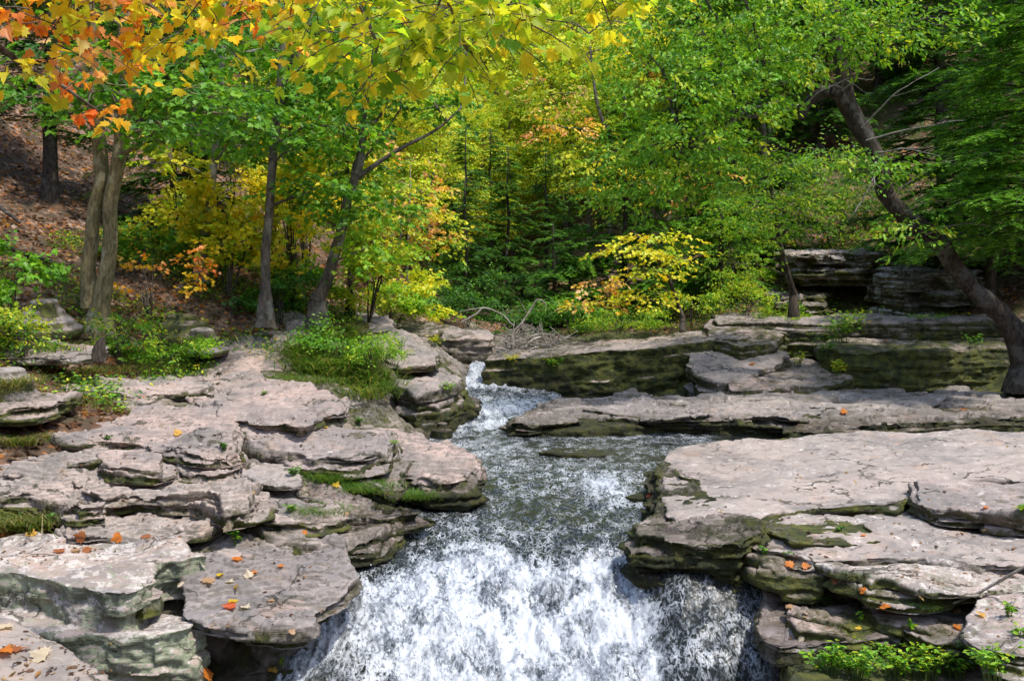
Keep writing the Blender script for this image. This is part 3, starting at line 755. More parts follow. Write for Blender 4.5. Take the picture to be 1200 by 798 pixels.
def build_rock(i, r):
    xy = r['xy']
    if poly_area(xy) < 0: xy = xy[::-1]
    cen = xy.mean(0)
    Yc = max(4.5, cen[1])
    size = max(np.ptp(xy[:, 0]), np.ptp(xy[:, 1]))
    vox = r['vox'] or max(.013, min(.030, Yc / 1200 * 1.75))
    if size < .8: vox = min(vox, .018)
    rr = np.random.default_rng(100 + i)
    bm = bmesh.new()

    def prism(poly, zr, Yr, ax, ay, d0, d1):
        z = zr + ax * poly[:, 0] + ay * (poly[:, 1] - Yr)
        bot = [bm.verts.new((p[0], p[1], zz - d1)) for p, zz in zip(poly, z)]
        top = [bm.verts.new((p[0], p[1], zz - d0)) for p, zz in zip(poly, z)]
        n = len(poly)
        for k in range(n):
            bm.faces.new((bot[k], bot[(k + 1) % n], top[(k + 1) % n], top[k]))
        bm.faces.new(top); bm.faces.new(bot[::-1])

    def outline(poly, off, seed):
        dn = densify(poly, max(.10, size * .03))
        t = np.roll(dn, -1, 0) - np.roll(dn, 1, 0)
        n = nrm(np.c_[t[:, 1], -t[:, 0]])
        j1 = 1.3 * perlin(dn[:, 0] * 1.9, dn[:, 1] * 1.9, 0 * dn[:, 0] + seed * 1.37)
        j1 = .35 * j1 + .65 * np.round(j1 * 2.2) / 2.2
        j = r['jit'] * min(1.0, size) * (1.3 * j1 + .7 * perlin(dn[:, 0] * 5, dn[:, 1] * 5, 0 * dn[:, 0] + seed * 2.1))
        # jointed look: quantise some of the jitter
        return dn + n * (off + j)[:, None] if np.ndim(off) else dn + n * (off + j[:, None])

    L = r['layers']
    cuts = np.cumsum(rr.uniform(.5, 1.2, L)); cuts = np.r_[0, cuts / cuts[-1]] * r['th']
    for k in range(L):
        off = r['flare'] * k / max(1, L - 1) * (1.0 if L > 1 else 0) + (rr.uniform(-.6, .6) * r['jit'] * min(1, size) if k else 0)
        prism(outline(xy, off, i * 7 + k), r['zr'], r['Yr'], r['ax'], r['ay'], max(0, cuts[k] - .012) if k else 0, cuts[k + 1])
    for (exy, ezr, eYr, eax, eay, eth) in r['extra']:
        if poly_area(exy) < 0: exy = exy[::-1]
        prism(outline(exy, 0, i + 50), ezr, eYr, eax, eay, 0, eth * .55)
        prism(outline(exy, -.05, i + 51), ezr, eYr, eax, eay, eth * .5, eth)
    me = bpy.data.meshes.new('tmp')
    bm.normal_update(); bm.to_mesh(me); bm.free()
    o = bpy.data.objects.new('tmp', me); COL.objects.link(o)
    m = o.modifiers.new('r', 'REMESH'); m.mode = 'VOXEL'; m.voxel_size = vox; m.use_smooth_shade = True
    if r['smooth']:
        s = o.modifiers.new('s', 'SMOOTH'); s.factor = .5; s.iterations = r['smooth']
    dg = bpy.context.evaluated_depsgraph_get()
    me2 = bpy.data.meshes.new_from_object(o.evaluated_get(dg))
    bpy.data.objects.remove(o); bpy.data.meshes.remove(me)
    n = len(me2.vertices)
    V = np.empty(n * 3, np.float32); me2.vertices.foreach_get('co', V); V = V.reshape(-1, 3)
    N = np.empty(n * 3, np.float32); me2.vertex_normals.foreach_get('vector', N); N = N.reshape(-1, 3)
    x, y, z = V.T
    up = np.clip(N[:, 2], 0, 1); side = 1 - np.abs(N[:, 2])
    R = r['rough'] * min(1, .35 + .5 * size)
    s = i * 3.17
    zrel = z - (r['ax'] * x + r['ay'] * (y - r['Yr']))
    # stepped bed remnants on the top, running with the strike
    h = (.12 if r['group'] == LG else .075) * fbm(x * .75 + s, y * 1.5, 0 * x + s, 5, .55) * min(1, size / 1.5)
    st = r['step']
    q = h / st; fr = q - np.floor(q)
    terr = (np.floor(q) + sstep(.80, 1.0, fr)) * st
    # open joints
    c1 = np.abs(perlin(x * .55 + s, y * .75 - s, 0 * x)); c2 = np.abs(perlin(x * .9 - s, y * .35 + s, 0 * x + 4))
    warp = .02 * perlin(x * 6, y * 6, 0 * x)
    crack = np.maximum(np.exp(-((c1 + warp * .5) / .012) ** 2), np.exp(-((c2 + warp * .5) / .010) ** 2)) * sstep(-.1, .25, perlin(x * .8, y * .8, 0 * x + s))
    dz = R * (terr + .006 * fbm(x * 9, y * 9, z * 9, 3)) - .045 * crack * r['crack'] * min(1, size)
    und = .035 * fbm(x * 1.1, y * 1.1, z * 1.1 + s, 3)
    V[:, 2] += (up * dz + und * up) * (1.0 if size > .8 else .5)
    bed = perlin(x * .9, y * .9, zrel * 19 + s)
    bed = np.floor(bed * 4) / 4 * .8 + bed * .2
    blk = fbm(x * 2.0, y * 2.0, z * 4 + s, 4)
    blk = .3 * blk + .7 * np.floor(blk * 4.5) / 4.5
    strata = r['strat'] * .036 * bed + r['strat'] * .016 * perlin(x * 2.6, y * 2.6, zrel * 60 + s) + .040 * blk + (1 - r['strat']) * .05 * fbm(x * 1.6, y * 1.6, z * 2.2 + s, 4) + .010 * fbm(x * 12, y * 12, z * 34, 3)
    hn = N.copy(); hn[:, 2] = 0
    V += hn * (side * strata * R * (1.5 if size > 1 else .8))[:, None]
    me2.vertices.foreach_set('co', V.ravel())
    x, y, z = V.T
    mz = r['zr'] + r['ax'] * x + r['ay'] * (y - r['Yr']) - z
    wl = water_z(x, y)
    near_w = sstep(.34, .12, z - wl) * sstep(25, 21, y)
    inst = sstep(-2.9, -2.2, x) * sstep(3.2, 2.6, x)
    wet = np.clip(r['wet'] * (.55 + .6 * perlin(x * .8, y * .8, 0 * x + s)) + 1.1 * near_w * np.maximum(inst, (y > 15.5)), 0, 1)
    low = sstep(.0, max(.12, r['th'] * .8), mz)
    moss = r['moss'] * (1 + .8 * perlin(x * .7 + s, y * .7, z)) + r['sidemoss'] * (.45 + .55 * low) * sstep(.25, .8, side) + .12 * crack * r['crack'] + .14 * near_w * (1 - up * .6)
    set_attr(me2, 'moss', moss); set_attr(me2, 'wet', wet)
    set_attr(me2, 'lichen', np.full(n, r['lich'], np.float32)); set_attr(me2, 'tone', np.clip(np.full(n, r['tone'], np.float32), 0, 1) if r['tone'] >= 0 else np.full(n, 0, np.float32))
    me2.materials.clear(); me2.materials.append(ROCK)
    me2.name = r['name']
    o = bpy.data.objects.new(r['name'], me2)
    # origin at the base of the rock
    base = Vector((float(cen[0]), float(cen[1]), float(z.min())))
    me2.transform(Matrix.Translation(-base)); o.location = base
    link(o)
    tag(o, r['label'], r['cat'], r['group'], 'thing')
    me2.polygons.foreach_set('use_smooth', np.ones(len(me2.polygons), bool))
    return o


ROCK_OBJS = [build_rock(i, r) for i, r in enumerate(ROCKS)]
# ================================================================= plants
# ---- leaf shapes (x across, y along, z off the blade); unit length
def _maple():
    # half outlines share the midrib; lobed five-pointed leaf
    right = [(0, 0), (.10, .06), (.30, -.02), (.27, .12), (.52, .22), (.38, .32), (.50, .52), (.36, .50), (.33, .62), (.20, .55), (.17, .80), (.09, .78), (0, 1.0)]
    v = [(a, b, .16 * a - .05 * b * b) for a, b in right] + [(-a, b, .16 * a - .05 * b * b) for a, b in right[1:-1]]
    n = len(right)
    f1 = list(range(n))
    f2 = [0] + [n - 1] + list(range(2 * n - 3, n - 1, -1))
    return np.array(v, float), [f1, f2]


def _maple_small():
    right = [(0, 0), (.34, .02), (.30, .22), (.50, .50), (.24, .55), (0, 1.0)]
    v = [(a, b, .16 * a - .06 * b * b) for a, b in right] + [(-a, b, .16 * a - .06 * b * b) for a, b in right[1:-1]]
    n = len(right)
    return np.array(v, float), [list(range(n)), [0, n - 1] + list(range(2 * n - 3, n - 1, -1))]


MAPLE, MAPLE_S = _maple(), _maple_small()
_v2 = MAPLE[0].copy(); _v2[:, 2] += -.38 * _v2[:, 1] ** 2 + .35 * np.abs(_v2[:, 0]) ** 1.5; _v2[:, 0] *= .86
_v3 = MAPLE[0].copy(); _v3[:, 2] += .22 * _v3[:, 1] ** 2 - .75 * np.abs(_v3[:, 0]) ** 1.6 + .12 * _v3[:, 0]; _v3[:, 0] *= .92
MAPLES = [MAPLE, (_v2, MAPLE[1]), (_v3, MAPLE[1])]
OVAL = (np.array([(0, 0, 0), (.24, .25, .05), (.22, .65, .03), (0, 1, -.08), (-.22, .65, .03), (-.24, .25, .05)], float), [[0, 1, 2, 3], [0, 3, 4, 5]])
RHOMB = (np.array([(0, 0, 0), (.30, .5, .03), (0, 1, -.05), (-.30, .5, .03)], float), [[0, 1, 2, 3]])
SPRIG = (np.array([(-.17, 0, 0), (.17, 0, 0), (.11, 1, -.03), (-.11, 1, -.03)], float), [[0, 1, 2, 3]])
BLADE = None

PAL = {
    'green': [(.052, .165, .014), (.080, .215, .016), (.040, .125, .014), (.11, .25, .020)],
    'deep': [(.026, .090, .014), (.040, .120, .016), (.020, .068, .013)],
    'bright': [(.125, .305, .016), (.17, .36, .020), (.085, .235, .015), (.22, .39, .022)],
    'lime': [(.33, .45, .022), (.40, .48, .026), (.24, .40, .022), (.46, .49, .03)],
    'yellow': [(.62, .56, .030), (.68, .62, .04), (.54, .54, .03), (.64, .48, .025)],
    'gold': [(.64, .42, .02), (.66, .48, .025), (.62, .34, .02)],
    'orange': [(.62, .19, .018), (.66, .27, .025), (.58, .12, .015)],
    'red': [(.52, .075, .018), (.60, .13, .03)],
    'peach': [(.66, .36, .15), (.68, .28, .10), (.66, .42, .22)],
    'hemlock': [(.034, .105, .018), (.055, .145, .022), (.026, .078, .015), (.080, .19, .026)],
    'hemlit': [(.11, .28, .022), (.16, .34, .026), (.075, .20, .02)],  # hemlock green with sunlit brightness put into the leaf colour
}


def pick(pal, n, r):
    """pal: list of (palette name, weight)"""
    names = [p for p, _ in pal]; w = np.array([x for _, x in pal], float); w /= w.sum()
    c = np.concatenate([PAL[a] for a in names])
    pw = np.concatenate([np.full(len(PAL[a]), x / len(PAL[a])) for a, x in zip(names, w)])
    out = c[r.choice(len(c), n, p=pw)]
    return np.clip(out * r.uniform(.95, 1.5, (n, 1)), 0, .85)


class Leaves:
    def __init__(s): s.b = []

    def add(s, pos, fwd, up, size, col, tpl):
        s.b.append((np.asarray(pos, np.float32), np.asarray(fwd, np.float32), np.asarray(up, np.float32), np.asarray(size, np.float32), np.asarray(col, np.float32), tpl))

    def count(s): return sum(len(x[0]) for x in s.b)

    def build(s, name, mat, origin=(0, 0, 0)):
        VS, FS, CS, off = [], {}, {}, 0
        for pos, fwd, up, size, col, (tv, tf) in s.b:
            f = nrm(fwd); side = nrm(np.cross(f, up)); u = np.cross(side, f)
            V = pos[:, None, :] + size[:, None, None] * (tv[None, :, 0, None] * side[:, None, :] + tv[None, :, 1, None] * f[:, None, :] + tv[None, :, 2, None] * u[:, None, :])
            k = len(tv)
            base = off + k * np.arange(len(pos))
            for face in tf:
                FS.setdefault(len(face), []).append(base[:, None] + np.array(face)[None, :])
                CS.setdefault(len(face), []).append(col)
            VS.append(V.reshape(-1, 3)); off += k * len(pos)
        V = np.concatenate(VS) - np.asarray(origin, np.float32)
        keys = list(FS)
        me = mesh_np(name, V, [np.concatenate(FS[k]) for k in keys], mat, smooth=False)
        set_col(me, 'leafcol', np.concatenate([np.concatenate(CS[k]) for k in keys]))
        return me


class Tubes:
    def __init__(s): s.V, s.F, s.n = [], [], 0

    def add(s, pts, rad, sides=6, rough=0.0, seed=0):
        pts = np.asarray(pts, float); rad = np.asarray(rad, float)
        t = np.gradient(pts, axis=0); t = nrm(t)
        ref = np.array([1, 0, 0]) if abs(t[0, 0]) < .8 else np.array([0, 1, 0])
        a = nrm(np.cross(t, ref)); b = np.cross(t, a)
        th = np.linspace(0, 2 * np.pi, sides, endpoint=False)
        ring = a[:, None, :] * np.cos(th)[None, :, None] + b[:, None, :] * np.sin(th)[None, :, None]
        rr = np.broadcast_to(rad[:, None], (len(pts), sides)).copy()
        if rough:
            q = pts[:, None, :] + ring * rad[:, None, None]
            rr = rr * (1 + rough * fbm(q[..., 0] * 5 + seed, q[..., 1] * 5, q[..., 2] * 1.6, 3) + rough * .5 * perlin(q[..., 0] * 22, q[..., 1] * 22, q[..., 2] * 4))
        V = pts[:, None, :] + ring * rr[:, :, None]
        m = len(pts)
        i = np.arange(m * sides).reshape(m, sides) + s.n
        q = np.stack([i[:-1], np.roll(i, -1, 1)[:-1], np.roll(i, -1, 1)[1:], i[1:]], -1).reshape(-1, 4)
        s.V.append(V.reshape(-1, 3)); s.F.append(q); s.n += m * sides
        # end cap: a point
        s.V.append((pts[-1] + t[-1] * rad[-1] * .6)[None]); tip = s.n; s.n += 1
        c = np.stack([i[-1], np.roll(i[-1], -1), np.full(sides, tip), np.full(sides, tip)], -1)
        s.T = getattr(s, 'T', []); s.T.append(c[:, :3])

    def build(s, name, mat, origin=(0, 0, 0)):
        return mesh_np(name, np.concatenate(s.V) - np.asarray(origin), [np.concatenate(s.F), np.concatenate(s.T)], mat)


def curve(p, n):
    """smooth curve through the control points"""
    p = np.asarray(p, float)
    if len(p) == 2: return p[0] + (p[1] - p[0]) * np.linspace(0, 1, n)[:, None]
    q = np.vstack([2 * p[0] - p[1], p, 2 * p[-1] - p[-2]])
    out = []
    ts = np.linspace(0, len(p) - 1 - 1e-6, n)
    for t in ts:
        i = int(t); f = t - i
        a, b, c, d = q[i:i + 4]
        out.append(.5 * ((2 * b) + (-a + c) * f + (2 * a - 5 * b + 4 * c - d) * f * f + (-a + 3 * b - 3 * c + d) * f ** 3))
    return np.array(out)


def wob(pts, amp, r, k=2.2):
    """wander a polyline"""
    s = r.uniform(0, 90)
    L = np.r_[0, np.cumsum(np.linalg.norm(np.diff(pts, axis=0), axis=1))]
    f = sstep(0, .25, L / (L[-1] + 1e-6))
    d = np.c_[perlin(L * k + s, 0 * L, 0 * L), perlin(L * k, 0 * L + s, 0 * L + 3), .6 * perlin(L * k, 0 * L + 5, 0 * L + s)]
    return pts + d * amp * f[:, None]


def clump_leaves(LV, c, R, n_sprays, per, size, pal, tpl, r, out_from=None, tubes=None, droop=.25, L=(.35, .7), flat=.35, tilt=.45, twig_r=.004, shell=.45, hue_wob=True):
    c = np.asarray(c, float); R = np.broadcast_to(np.asarray(R, float), (3,))
    d = nrm(r.normal(size=(n_sprays, 3)))
    p = c + d * R * (r.random((n_sprays, 1)) ** shell)
    o = p - (c if out_from is None else np.asarray(out_from, float)); o[:, 2] *= .25
    dirs = nrm(nrm(o) + r.normal(size=(n_sprays, 3)) * .45 * np.array([1, 1, .35]))
    dirs[:, 2] -= droop * r.random(n_sprays); dirs = nrm(dirs)
    ln = r.uniform(L[0], L[1], n_sprays)
    pn = nrm(np.array([0, 0, 1.0]) + r.normal(size=(n_sprays, 3)) * flat)          # plane of each spray
    t = np.sort(r.uniform(.05, 1, (n_sprays, per)), 1)
    side = nrm(np.cross(dirs, pn))
    sg = np.where(r.random((n_sprays, per)) < .5, -1.0, 1.0)
    lat = sg * r.uniform(.0, .28, (n_sprays, per)) * (1.15 - t) * ln[:, None]
    sag = -droop * .5 * (t ** 2) * ln[:, None]
    q = p[:, None] + dirs[:, None] * (t * ln[:, None])[..., None] + side[:, None] * lat[..., None] + np.array([0, 0, 1.0]) * sag[..., None]
    q = q + r.normal(size=q.shape) * .02
    fw = dirs[:, None] * r.uniform(.3, 1, (n_sprays, per, 1)) + side[:, None] * (sg * r.uniform(.3, 1.1, (n_sprays, per)))[..., None] + np.array([0, 0, -1.0]) * r.uniform(0, .75, (n_sprays, per, 1))
    up = pn[:, None] + r.normal(size=q.shape) * tilt
    sz = size * r.uniform(.65, 1.2, (n_sprays, per))
    # each spray leans to one colour of the palette
    sc = pick(pal, n_sprays, r)
    lc = pick(pal, n_sprays * per, r).reshape(n_sprays, per, 3)
    w = r.uniform(.35, .95, (n_sprays, 1, 1))
    col = sc[:, None] * w + lc * (1 - w)
    q_, fw_, up_, sz_, col_ = q.reshape(-1, 3), fw.reshape(-1, 3), up.reshape(-1, 3), sz.ravel(), col.reshape(-1, 3)
    tl_ = tpl if isinstance(tpl, list) else [tpl]
    kk = r.integers(len(tl_), size=len(q_))
    for t_ in range(len(tl_)):
        m_ = kk == t_
        if m_.any(): LV.add(q_[m_], fw_[m_], up_[m_], sz_[m_], col_[m_], tl_[t_])
    if tubes is not None:
        for k in range(n_sprays):
            tt = np.linspace(0, 1, 4)[:, None]
            tp = p[k] + dirs[k] * tt * ln[k] + np.array([0, 0, -1]) * droop * .5 * tt ** 2 * ln[k]
            tubes.add(tp, twig_r * np.linspace(1, .4, 4), 4)
    return p


def tree(name, label, cat, trunk, clumps, pal, size, tpl, bark, seed, group=None, sides=12, rough=.10, limb_r=.045, per=10, dens=1.0, leafmat=None, stems=(), limbs=(), twigs=False, droop=.25, L=(.35, .7),
         sub=4, base=None, flat=.35, tilt=.45, parts=('trunk', 'crown'), limb_up=.25, shell=.45, pen=1.5):
    """trunk: [(px,py,Y,r)...] or world via ('w',x,y,z,r); clumps: [(px,py,Y,(rx,ry,rz),n[,pal])]"""
    r = np.random.default_rng(seed)
    def W(a): return np.array(a[1:4], float) if a[0] == 'w' else P(*a[:3])
    tp = np.array([W(a) for a in trunk]); tr = np.array([a[-1] for a in trunk], float)
    if base is None: base = tp[0].copy()
    n = max(8, 6 * len(tp))
    path = wob(curve(tp, n), tr.max() * .5, r, .9)
    u = np.linspace(0, len(tr) - 1, n)
    rad = np.interp(u, np.arange(len(tr)), tr)
    rad[:2] *= [1.35, 1.12]
    T = Tubes(); T.add(path, rad, sides, rough, seed)
    T.add(np.array([path[0] - [0, 0, .5], path[0]]), [rad[0] * 1.5, rad[0]], sides)
    frame = [path]
    for st in list(stems) + list(limbs):
        sp = np.array([W(a) for a in st]); sr = np.array([a[-1] for a in st], float)
        m = max(6, 5 * len(sp))
        pp = wob(curve(sp, m), sr.max() * .8, r, 1.3)
        T.add(pp, np.interp(np.linspace(0, len(sr) - 1, m), np.arange(len(sr)), sr), max(6, sides - 2), rough, seed + 5)
        frame.append(pp)
    allp = np.concatenate(frame)
    LV = Leaves()
    for cl in clumps:
        c = W(cl[:4]) if cl[0] == 'w' else P(*cl[:3])
        R, ns = cl[-3:-1] if isinstance(cl[-1], list) else cl[-2:]
        cp = cl[-1] if isinstance(cl[-1], list) else pal
        R = np.broadcast_to(np.asarray(R, float), (3,))
        ns = max(3, int(ns * dens))
        # limb from a frame point that lies lower than the clump and near
        dd = np.linalg.norm((allp - c) * np.array([1, 1, .8]), axis=1) + np.maximum(0, allp[:, 2] - c[2] + .2) * pen
        a = allp[np.argmin(dd)]
        if np.linalg.norm(c - a) > .25:
            mid = (a + c) / 2 + np.array([0, 0, limb_up * np.linalg.norm(c - a) * .5]) + r.normal(size=3) * .08
            lp = wob(curve([a, mid, c], 9), .06, r, 1.5)
            T.add(lp, np.linspace(limb_r, limb_r * .35, 9), 6)
            for k in range(sub):
                s0 = lp[r.integers(4, 9)]
                e = c + nrm(r.normal(size=3)) * R * .8
                m2 = (s0 + e) / 2 + r.normal(size=3) * .08
                T.add(curve([s0, m2, e], 6), np.linspace(limb_r * .4, limb_r * .12, 6), 4)
        clump_leaves(LV, c, R, ns, per, size, cp, tpl, r, tubes=T if twigs else None, droop=droop, L=L, flat=flat, tilt=tilt, shell=shell)
    root = empty(name, Vector([float(v) for v in base]), label, cat, group)
    o = link(bpy.data.objects.new(parts[0], T.build(parts[0], bark, base)), root)
    c = link(bpy.data.objects.new(parts[1], LV.build(parts[1], leafmat or LEAF, base)), root)
    return root


def gz(x, y): return float(ground_z(np.array([x]), np.array([y]))[0])


# ---- hemlocks: branches carry flat sprays of short needles
def hemlock_branch(LV, T, p0, d, L, r, pal, seglen=.055, dens=1.0, droop=.35):
    n = 12
    t = np.linspace(0, 1, n)
    d = nrm(np.asarray(d, float))
    pts = p0 + d * (t * L)[:, None] + np.array([0, 0, -1.0]) * (droop * L * t ** 1.8)[:, None] * .6 + np.array([0, 0, .25]) * (np.sin(t * 3) * L * .12)[:, None]
    pts = wob(pts, .05 * L, r, 1.2)
    T.add(pts, np.linspace(.010 + .006 * L, .003, n), 5)
    side = nrm(np.cross(d, [0, 0, 1]))
    m = max(6, int(L / .10 * dens))
    tt = np.sort(r.uniform(.12, 1, m))
    sg = np.where(np.arange(m) % 2, 1.0, -1.0)
    org = np.c_[np.interp(tt, t, pts[:, 0]), np.interp(tt, t, pts[:, 1]), np.interp(tt, t, pts[:, 2])]
    td = nrm(d[None] * r.uniform(.6, 1.0, (m, 1)) + side[None] * (sg * r.uniform(.7, 1.1, m))[:, None] + np.array([0, 0, -1.0]) * r.uniform(0, .35, (m, 1)) + r.normal(size=(m, 3)) * .12)
    tl = L * .42 * (1.12 - tt) * r.uniform(.6, 1.15, m) + .10
    keep = r.random(m) < .9
    org, td, tl = org[keep], td[keep], tl[keep]
    q, f, u, s = [], [], [], []
    for o_, d_, l_ in zip(org, td, tl):
        k = max(4, int(l_ / .020))
        ss_ = np.linspace(.03, 1, k)
        sd = nrm(np.cross(d_, [0, 0, 1]))
        sgn = np.where(np.arange(k) % 2, 1.0, -1.0)
        pos = o_ + d_ * (ss_ * l_)[:, None] + np.array([0, 0, -1.0]) * (.22 * l_ * ss_ ** 2)[:, None]
        q.append(pos); f.append(nrm(d_ * .75 + sd * sgn[:, None] * .8 + r.normal(size=(k, 3)) * .15))
        u.append(np.array([0, 0, 1.0]) + r.normal(size=(k, 3)) * .3)
        s.append(seglen * (1.25 - ss_ * .6) * r.uniform(.7, 1.25, k) * (1 + .6 * (l_ > .3)))
    q = np.concatenate(q); f = np.concatenate(f); u = np.concatenate(u); s = np.concatenate(s)
    c0 = pick(pal, 1, r)
    col = pick(pal, len(q), r) * .6 + c0 * .4
    LV.add(q, f, u, s, col, SPRIG)


def hemlock(name, label, x, y, h, seed, base_r=.16, n=70, blen=2.0, z0=.8, pal=(('hemlock', 1),), group=None, dirs=None, dens=1.0, bark=None, lean=(0, 0), seglen=.055):
    r = np.random.default_rng(seed)
    b = np.array([x, y, gz(x, y) - .1])
    top = b + [lean[0] * h, lean[1] * h, h]
    path = wob(curve([b, (b + top) / 2, top], 16), .12, r, .5)
    T = Tubes(); T.add(path, np.linspace(base_r, .02, 16) * np.r_[1.3, np.ones(15)], 12, .08, seed)
    LV = Leaves()
    for k in range(n):
        u = z0 / h + (1 - z0 / h) * (k + r.random()) / n
        i = u * 15
        p0 = np.array([np.interp(i, np.arange(16), path[:, j]) for j in range(3)])
        a = r.uniform(0, 2 * np.pi) if dirs is None else r.uniform(*dirs)
        L = blen * (1.08 - u) ** .7 * r.uniform(.6, 1.15) + .25
        hemlock_branch(LV, T, p0, [math.cos(a), math.sin(a), r.uniform(-.12, .22)], L, r, pal, dens=dens, seglen=seglen)
    root = empty(name, Vector([float(v) for v in b]), label, 'tree', group)
    link(bpy.data.objects.new('trunk', T.build('trunk', bark or BARK_DARK, b)), root)
    link(bpy.data.objects.new('crown', LV.build('crown', NEEDLE, b)), root)
    return root


def copy_tree(src, loc, rz, sc, label, group=None, tint=None):
    r = src.copy(); COL.objects.link(r)
    r.location = loc; r.rotation_euler = (0, 0, rz); r.scale = (sc, sc, sc)
    r['label'] = label
    if group: r['group'] = group
    for ch in list(src.children):
        c = ch.copy(); COL.objects.link(c); c.parent = r
    return r


# ================================================================= things lying or growing on the rocks
bpy.context.view_layer.update()
_dg = bpy.context.evaluated_depsgraph_get()


def cast(px, py):
    """what the photo's pixel lands on: point and normal on the rocks or ground"""
    d = Vector(((px - CX) / F, 1.0, (HY - py) / F)).normalized()
    ok, loc, n, *_ = scene.ray_cast(_dg, Vector((0, 0, ZC)), d)
    return np.array(loc), np.array(n)


# ---- fallen leaves: a few shared shapes
LEAFCOL = {'orange': (.62, .20, .03), 'yellow': (.68, .45, .03), 'red': (.55, .10, .025), 'cream': (.66, .56, .40), 'tan': (.48, .30, .16), 'rust': (.34, .12, .04), 'gold': (.62, .36, .06)}
_lm = {}
_fr = np.random.default_rng(5)


def leaf_shape(col):
    if col not in _lm:
        out = []
        for k in range(2):
            tv = MAPLE[0].copy(); tv[:, 1] -= .5
            tv[:, 2] = .10 + .22 * tv[:, 0] ** 2 * (1 if k else -.6) + .18 * tv[:, 1] ** 2 + .10 * np.sin(tv[:, 0] * 7 + k) * .5
            me = mesh_np('fallen_leaf', tv, [np.array([f]) for f in MAPLE[1]], LEAF, smooth=False)
            set_col(me, 'leafcol', np.tile(np.array(LEAFCOL[col]), (2, 1)))
            out.append(me)
        _lm[col] = out
    return _lm[col][_fr.integers(2)]


FALLEN = [
    (259, 674, 'yellow', .07, 'uppermost yellow fallen leaf on the wet slab left of the fall'), (245, 683, 'tan', .12, 'large tan maple leaf lying flat on the wet slab left of the fall'),
    (270, 682, 'cream', .08, 'pale curled leaf in the middle of the wet slab left of the fall'), (277, 688, 'gold', .07, 'golden leaf just below the pale curled one on the wet slab'),
    (291, 673, 'cream', .09, 'cream leaf near the back edge of the wet slab'), (297, 671, 'orange', .07, 'orange leaf touching the cream leaf at the back of the wet slab'),
    (274, 706, 'yellow', .09, 'bright yellow leaf beside the red one on the front of the wet slab'), (267, 712, 'red', .12, 'bright red leaf on the front of the wet slab'),
    (289, 711, 'cream', .09, 'pale leaf to the right of the bright yellow and red pair'), (318, 704, 'tan', .06, 'small tan leaf alone on the wet slab toward the fall'),
    (328, 664, 'orange', .06, 'orange leaf where the wet slab meets the lower shelf'), (278, 657, 'orange', .10, 'orange leaf in the crack behind the wet slab'),
    (266, 614, 'cream', .13, 'cream leaf on the ledge beside the black gap'), (212, 687, 'cream', .08, 'cream leaf beside the perched lichened block'),
    (343, 740, 'tan', .06, 'tan leaf stuck on the dark front of the wet slab'), (240, 789, 'orange', .13, 'orange leaf on the low stone in the dark hollow'), (320, 785, 'gold', .09, 'golden leaf at the mouth of the dark hollow'),
    (405, 603, 'tan', .07, 'tan leaf on thin wet beds beside the rapids'), (357, 624, 'orange', .06, 'small orange leaf on the lower shelf beside the lip'),
    (15, 618, 'orange', .13, 'orange leaf at the foot of the large grass clump'), (38, 625, 'gold', .11, 'golden leaf on the back of the big boulder top'), (50, 624, 'orange', .09, 'orange leaf close to the golden one on the big boulder'),
    (93, 628, 'rust', .12, 'long rust leaf by the thin plate above the black gap'), (136, 631, 'orange', .11, 'orange leaf in the middle of the big boulder top'), (170, 630, 'rust', .10, 'rust leaf at the right back of the big boulder top'),
    (68, 647, 'rust', .12, 'rust leaf at the left of the litter line on the big boulder'), (88, 646, 'tan', .11, 'tan leaf in the litter line on the big boulder'), (104, 645, 'rust', .10, 'dark rust leaf at the right of the litter line on the big boulder'),
    (8, 737, 'cream', .11, 'pale leaf uppermost on the corner rock'), (5, 763, 'orange', .12, 'orange leaf at the very edge of the corner rock'), (22, 763, 'rust', .11, 'rust leaf next to the orange one on the corner rock'), (46, 769, 'cream', .13, 'cream leaf farthest right on the corner rock'),
    (165, 466, 'orange', .12, 'orange leaf on the upper plates of the left ledges'), (207, 507, 'gold', .11, 'golden leaf beside the wedge shaped slab'), (381, 502, 'yellow', .10, 'yellow leaf on the step of the long grey ledge'), (395, 568, 'yellow', .09, 'yellow leaf in the grass strip on the pink sheet'),
    (763, 581, 'red', .10, 'red leaf on the moss patch rock below the huge slab corner'), (926, 663, 'orange', .09, 'orange leaf at the foot of the dark mossy wall'), (945, 664, 'orange', .08, 'second orange leaf at the foot of the dark mossy wall, nearer the recess'),
    (926, 712, 'tan', .07, 'tan leaf in the thin water of the slide'), (939, 750, 'cream', .06, 'cream scrap of leaf at the edge of the slide'), (1011, 692, 'orange', .07, 'orange leaf on moss below the small pale stone'), (1037, 711, 'orange', .09, 'orange leaf at the left end of the long tilted bed'),
    (1150, 721, 'gold', .08, 'golden leaf under the bare twig on the tilted bed'), (1121, 718, 'tan', .08, 'tan leaf under the middle of the bare twig'), (1122, 735, 'orange', .07, 'orange leaf on the lower tilted bed'), (1005, 737, 'yellow', .06, 'small yellow leaf on the flat wet grey slab'),
    (980, 681, 'rust', .07, 'rust leaf at the olive flat stone in the recess'), (1012, 628, 'orange', .07, 'orange leaf on the grey dipping slab'), (1156, 595, 'orange', .08, 'orange leaf in the crack behind the grey dipping slab'),
    (988, 482, 'orange', .14, 'orange leaf on the mossy broken beds of the low shelf'), (1130, 481, 'orange', .13, 'orange leaf at the right of the low shelf, by the wet beds'), (1037, 400, 'orange', .14, 'orange leaf on the upper ledge below the shelter'), (1020, 378, 'gold', .13, 'golden leaf on the grassy top of the upper ledge'), (881, 427, 'orange', .13, 'orange leaf in the slanting crack of the pale rock'),
    (845, 600, 'cream', .06, 'cream scrap of leaf near the front edge of the huge slab'),
]
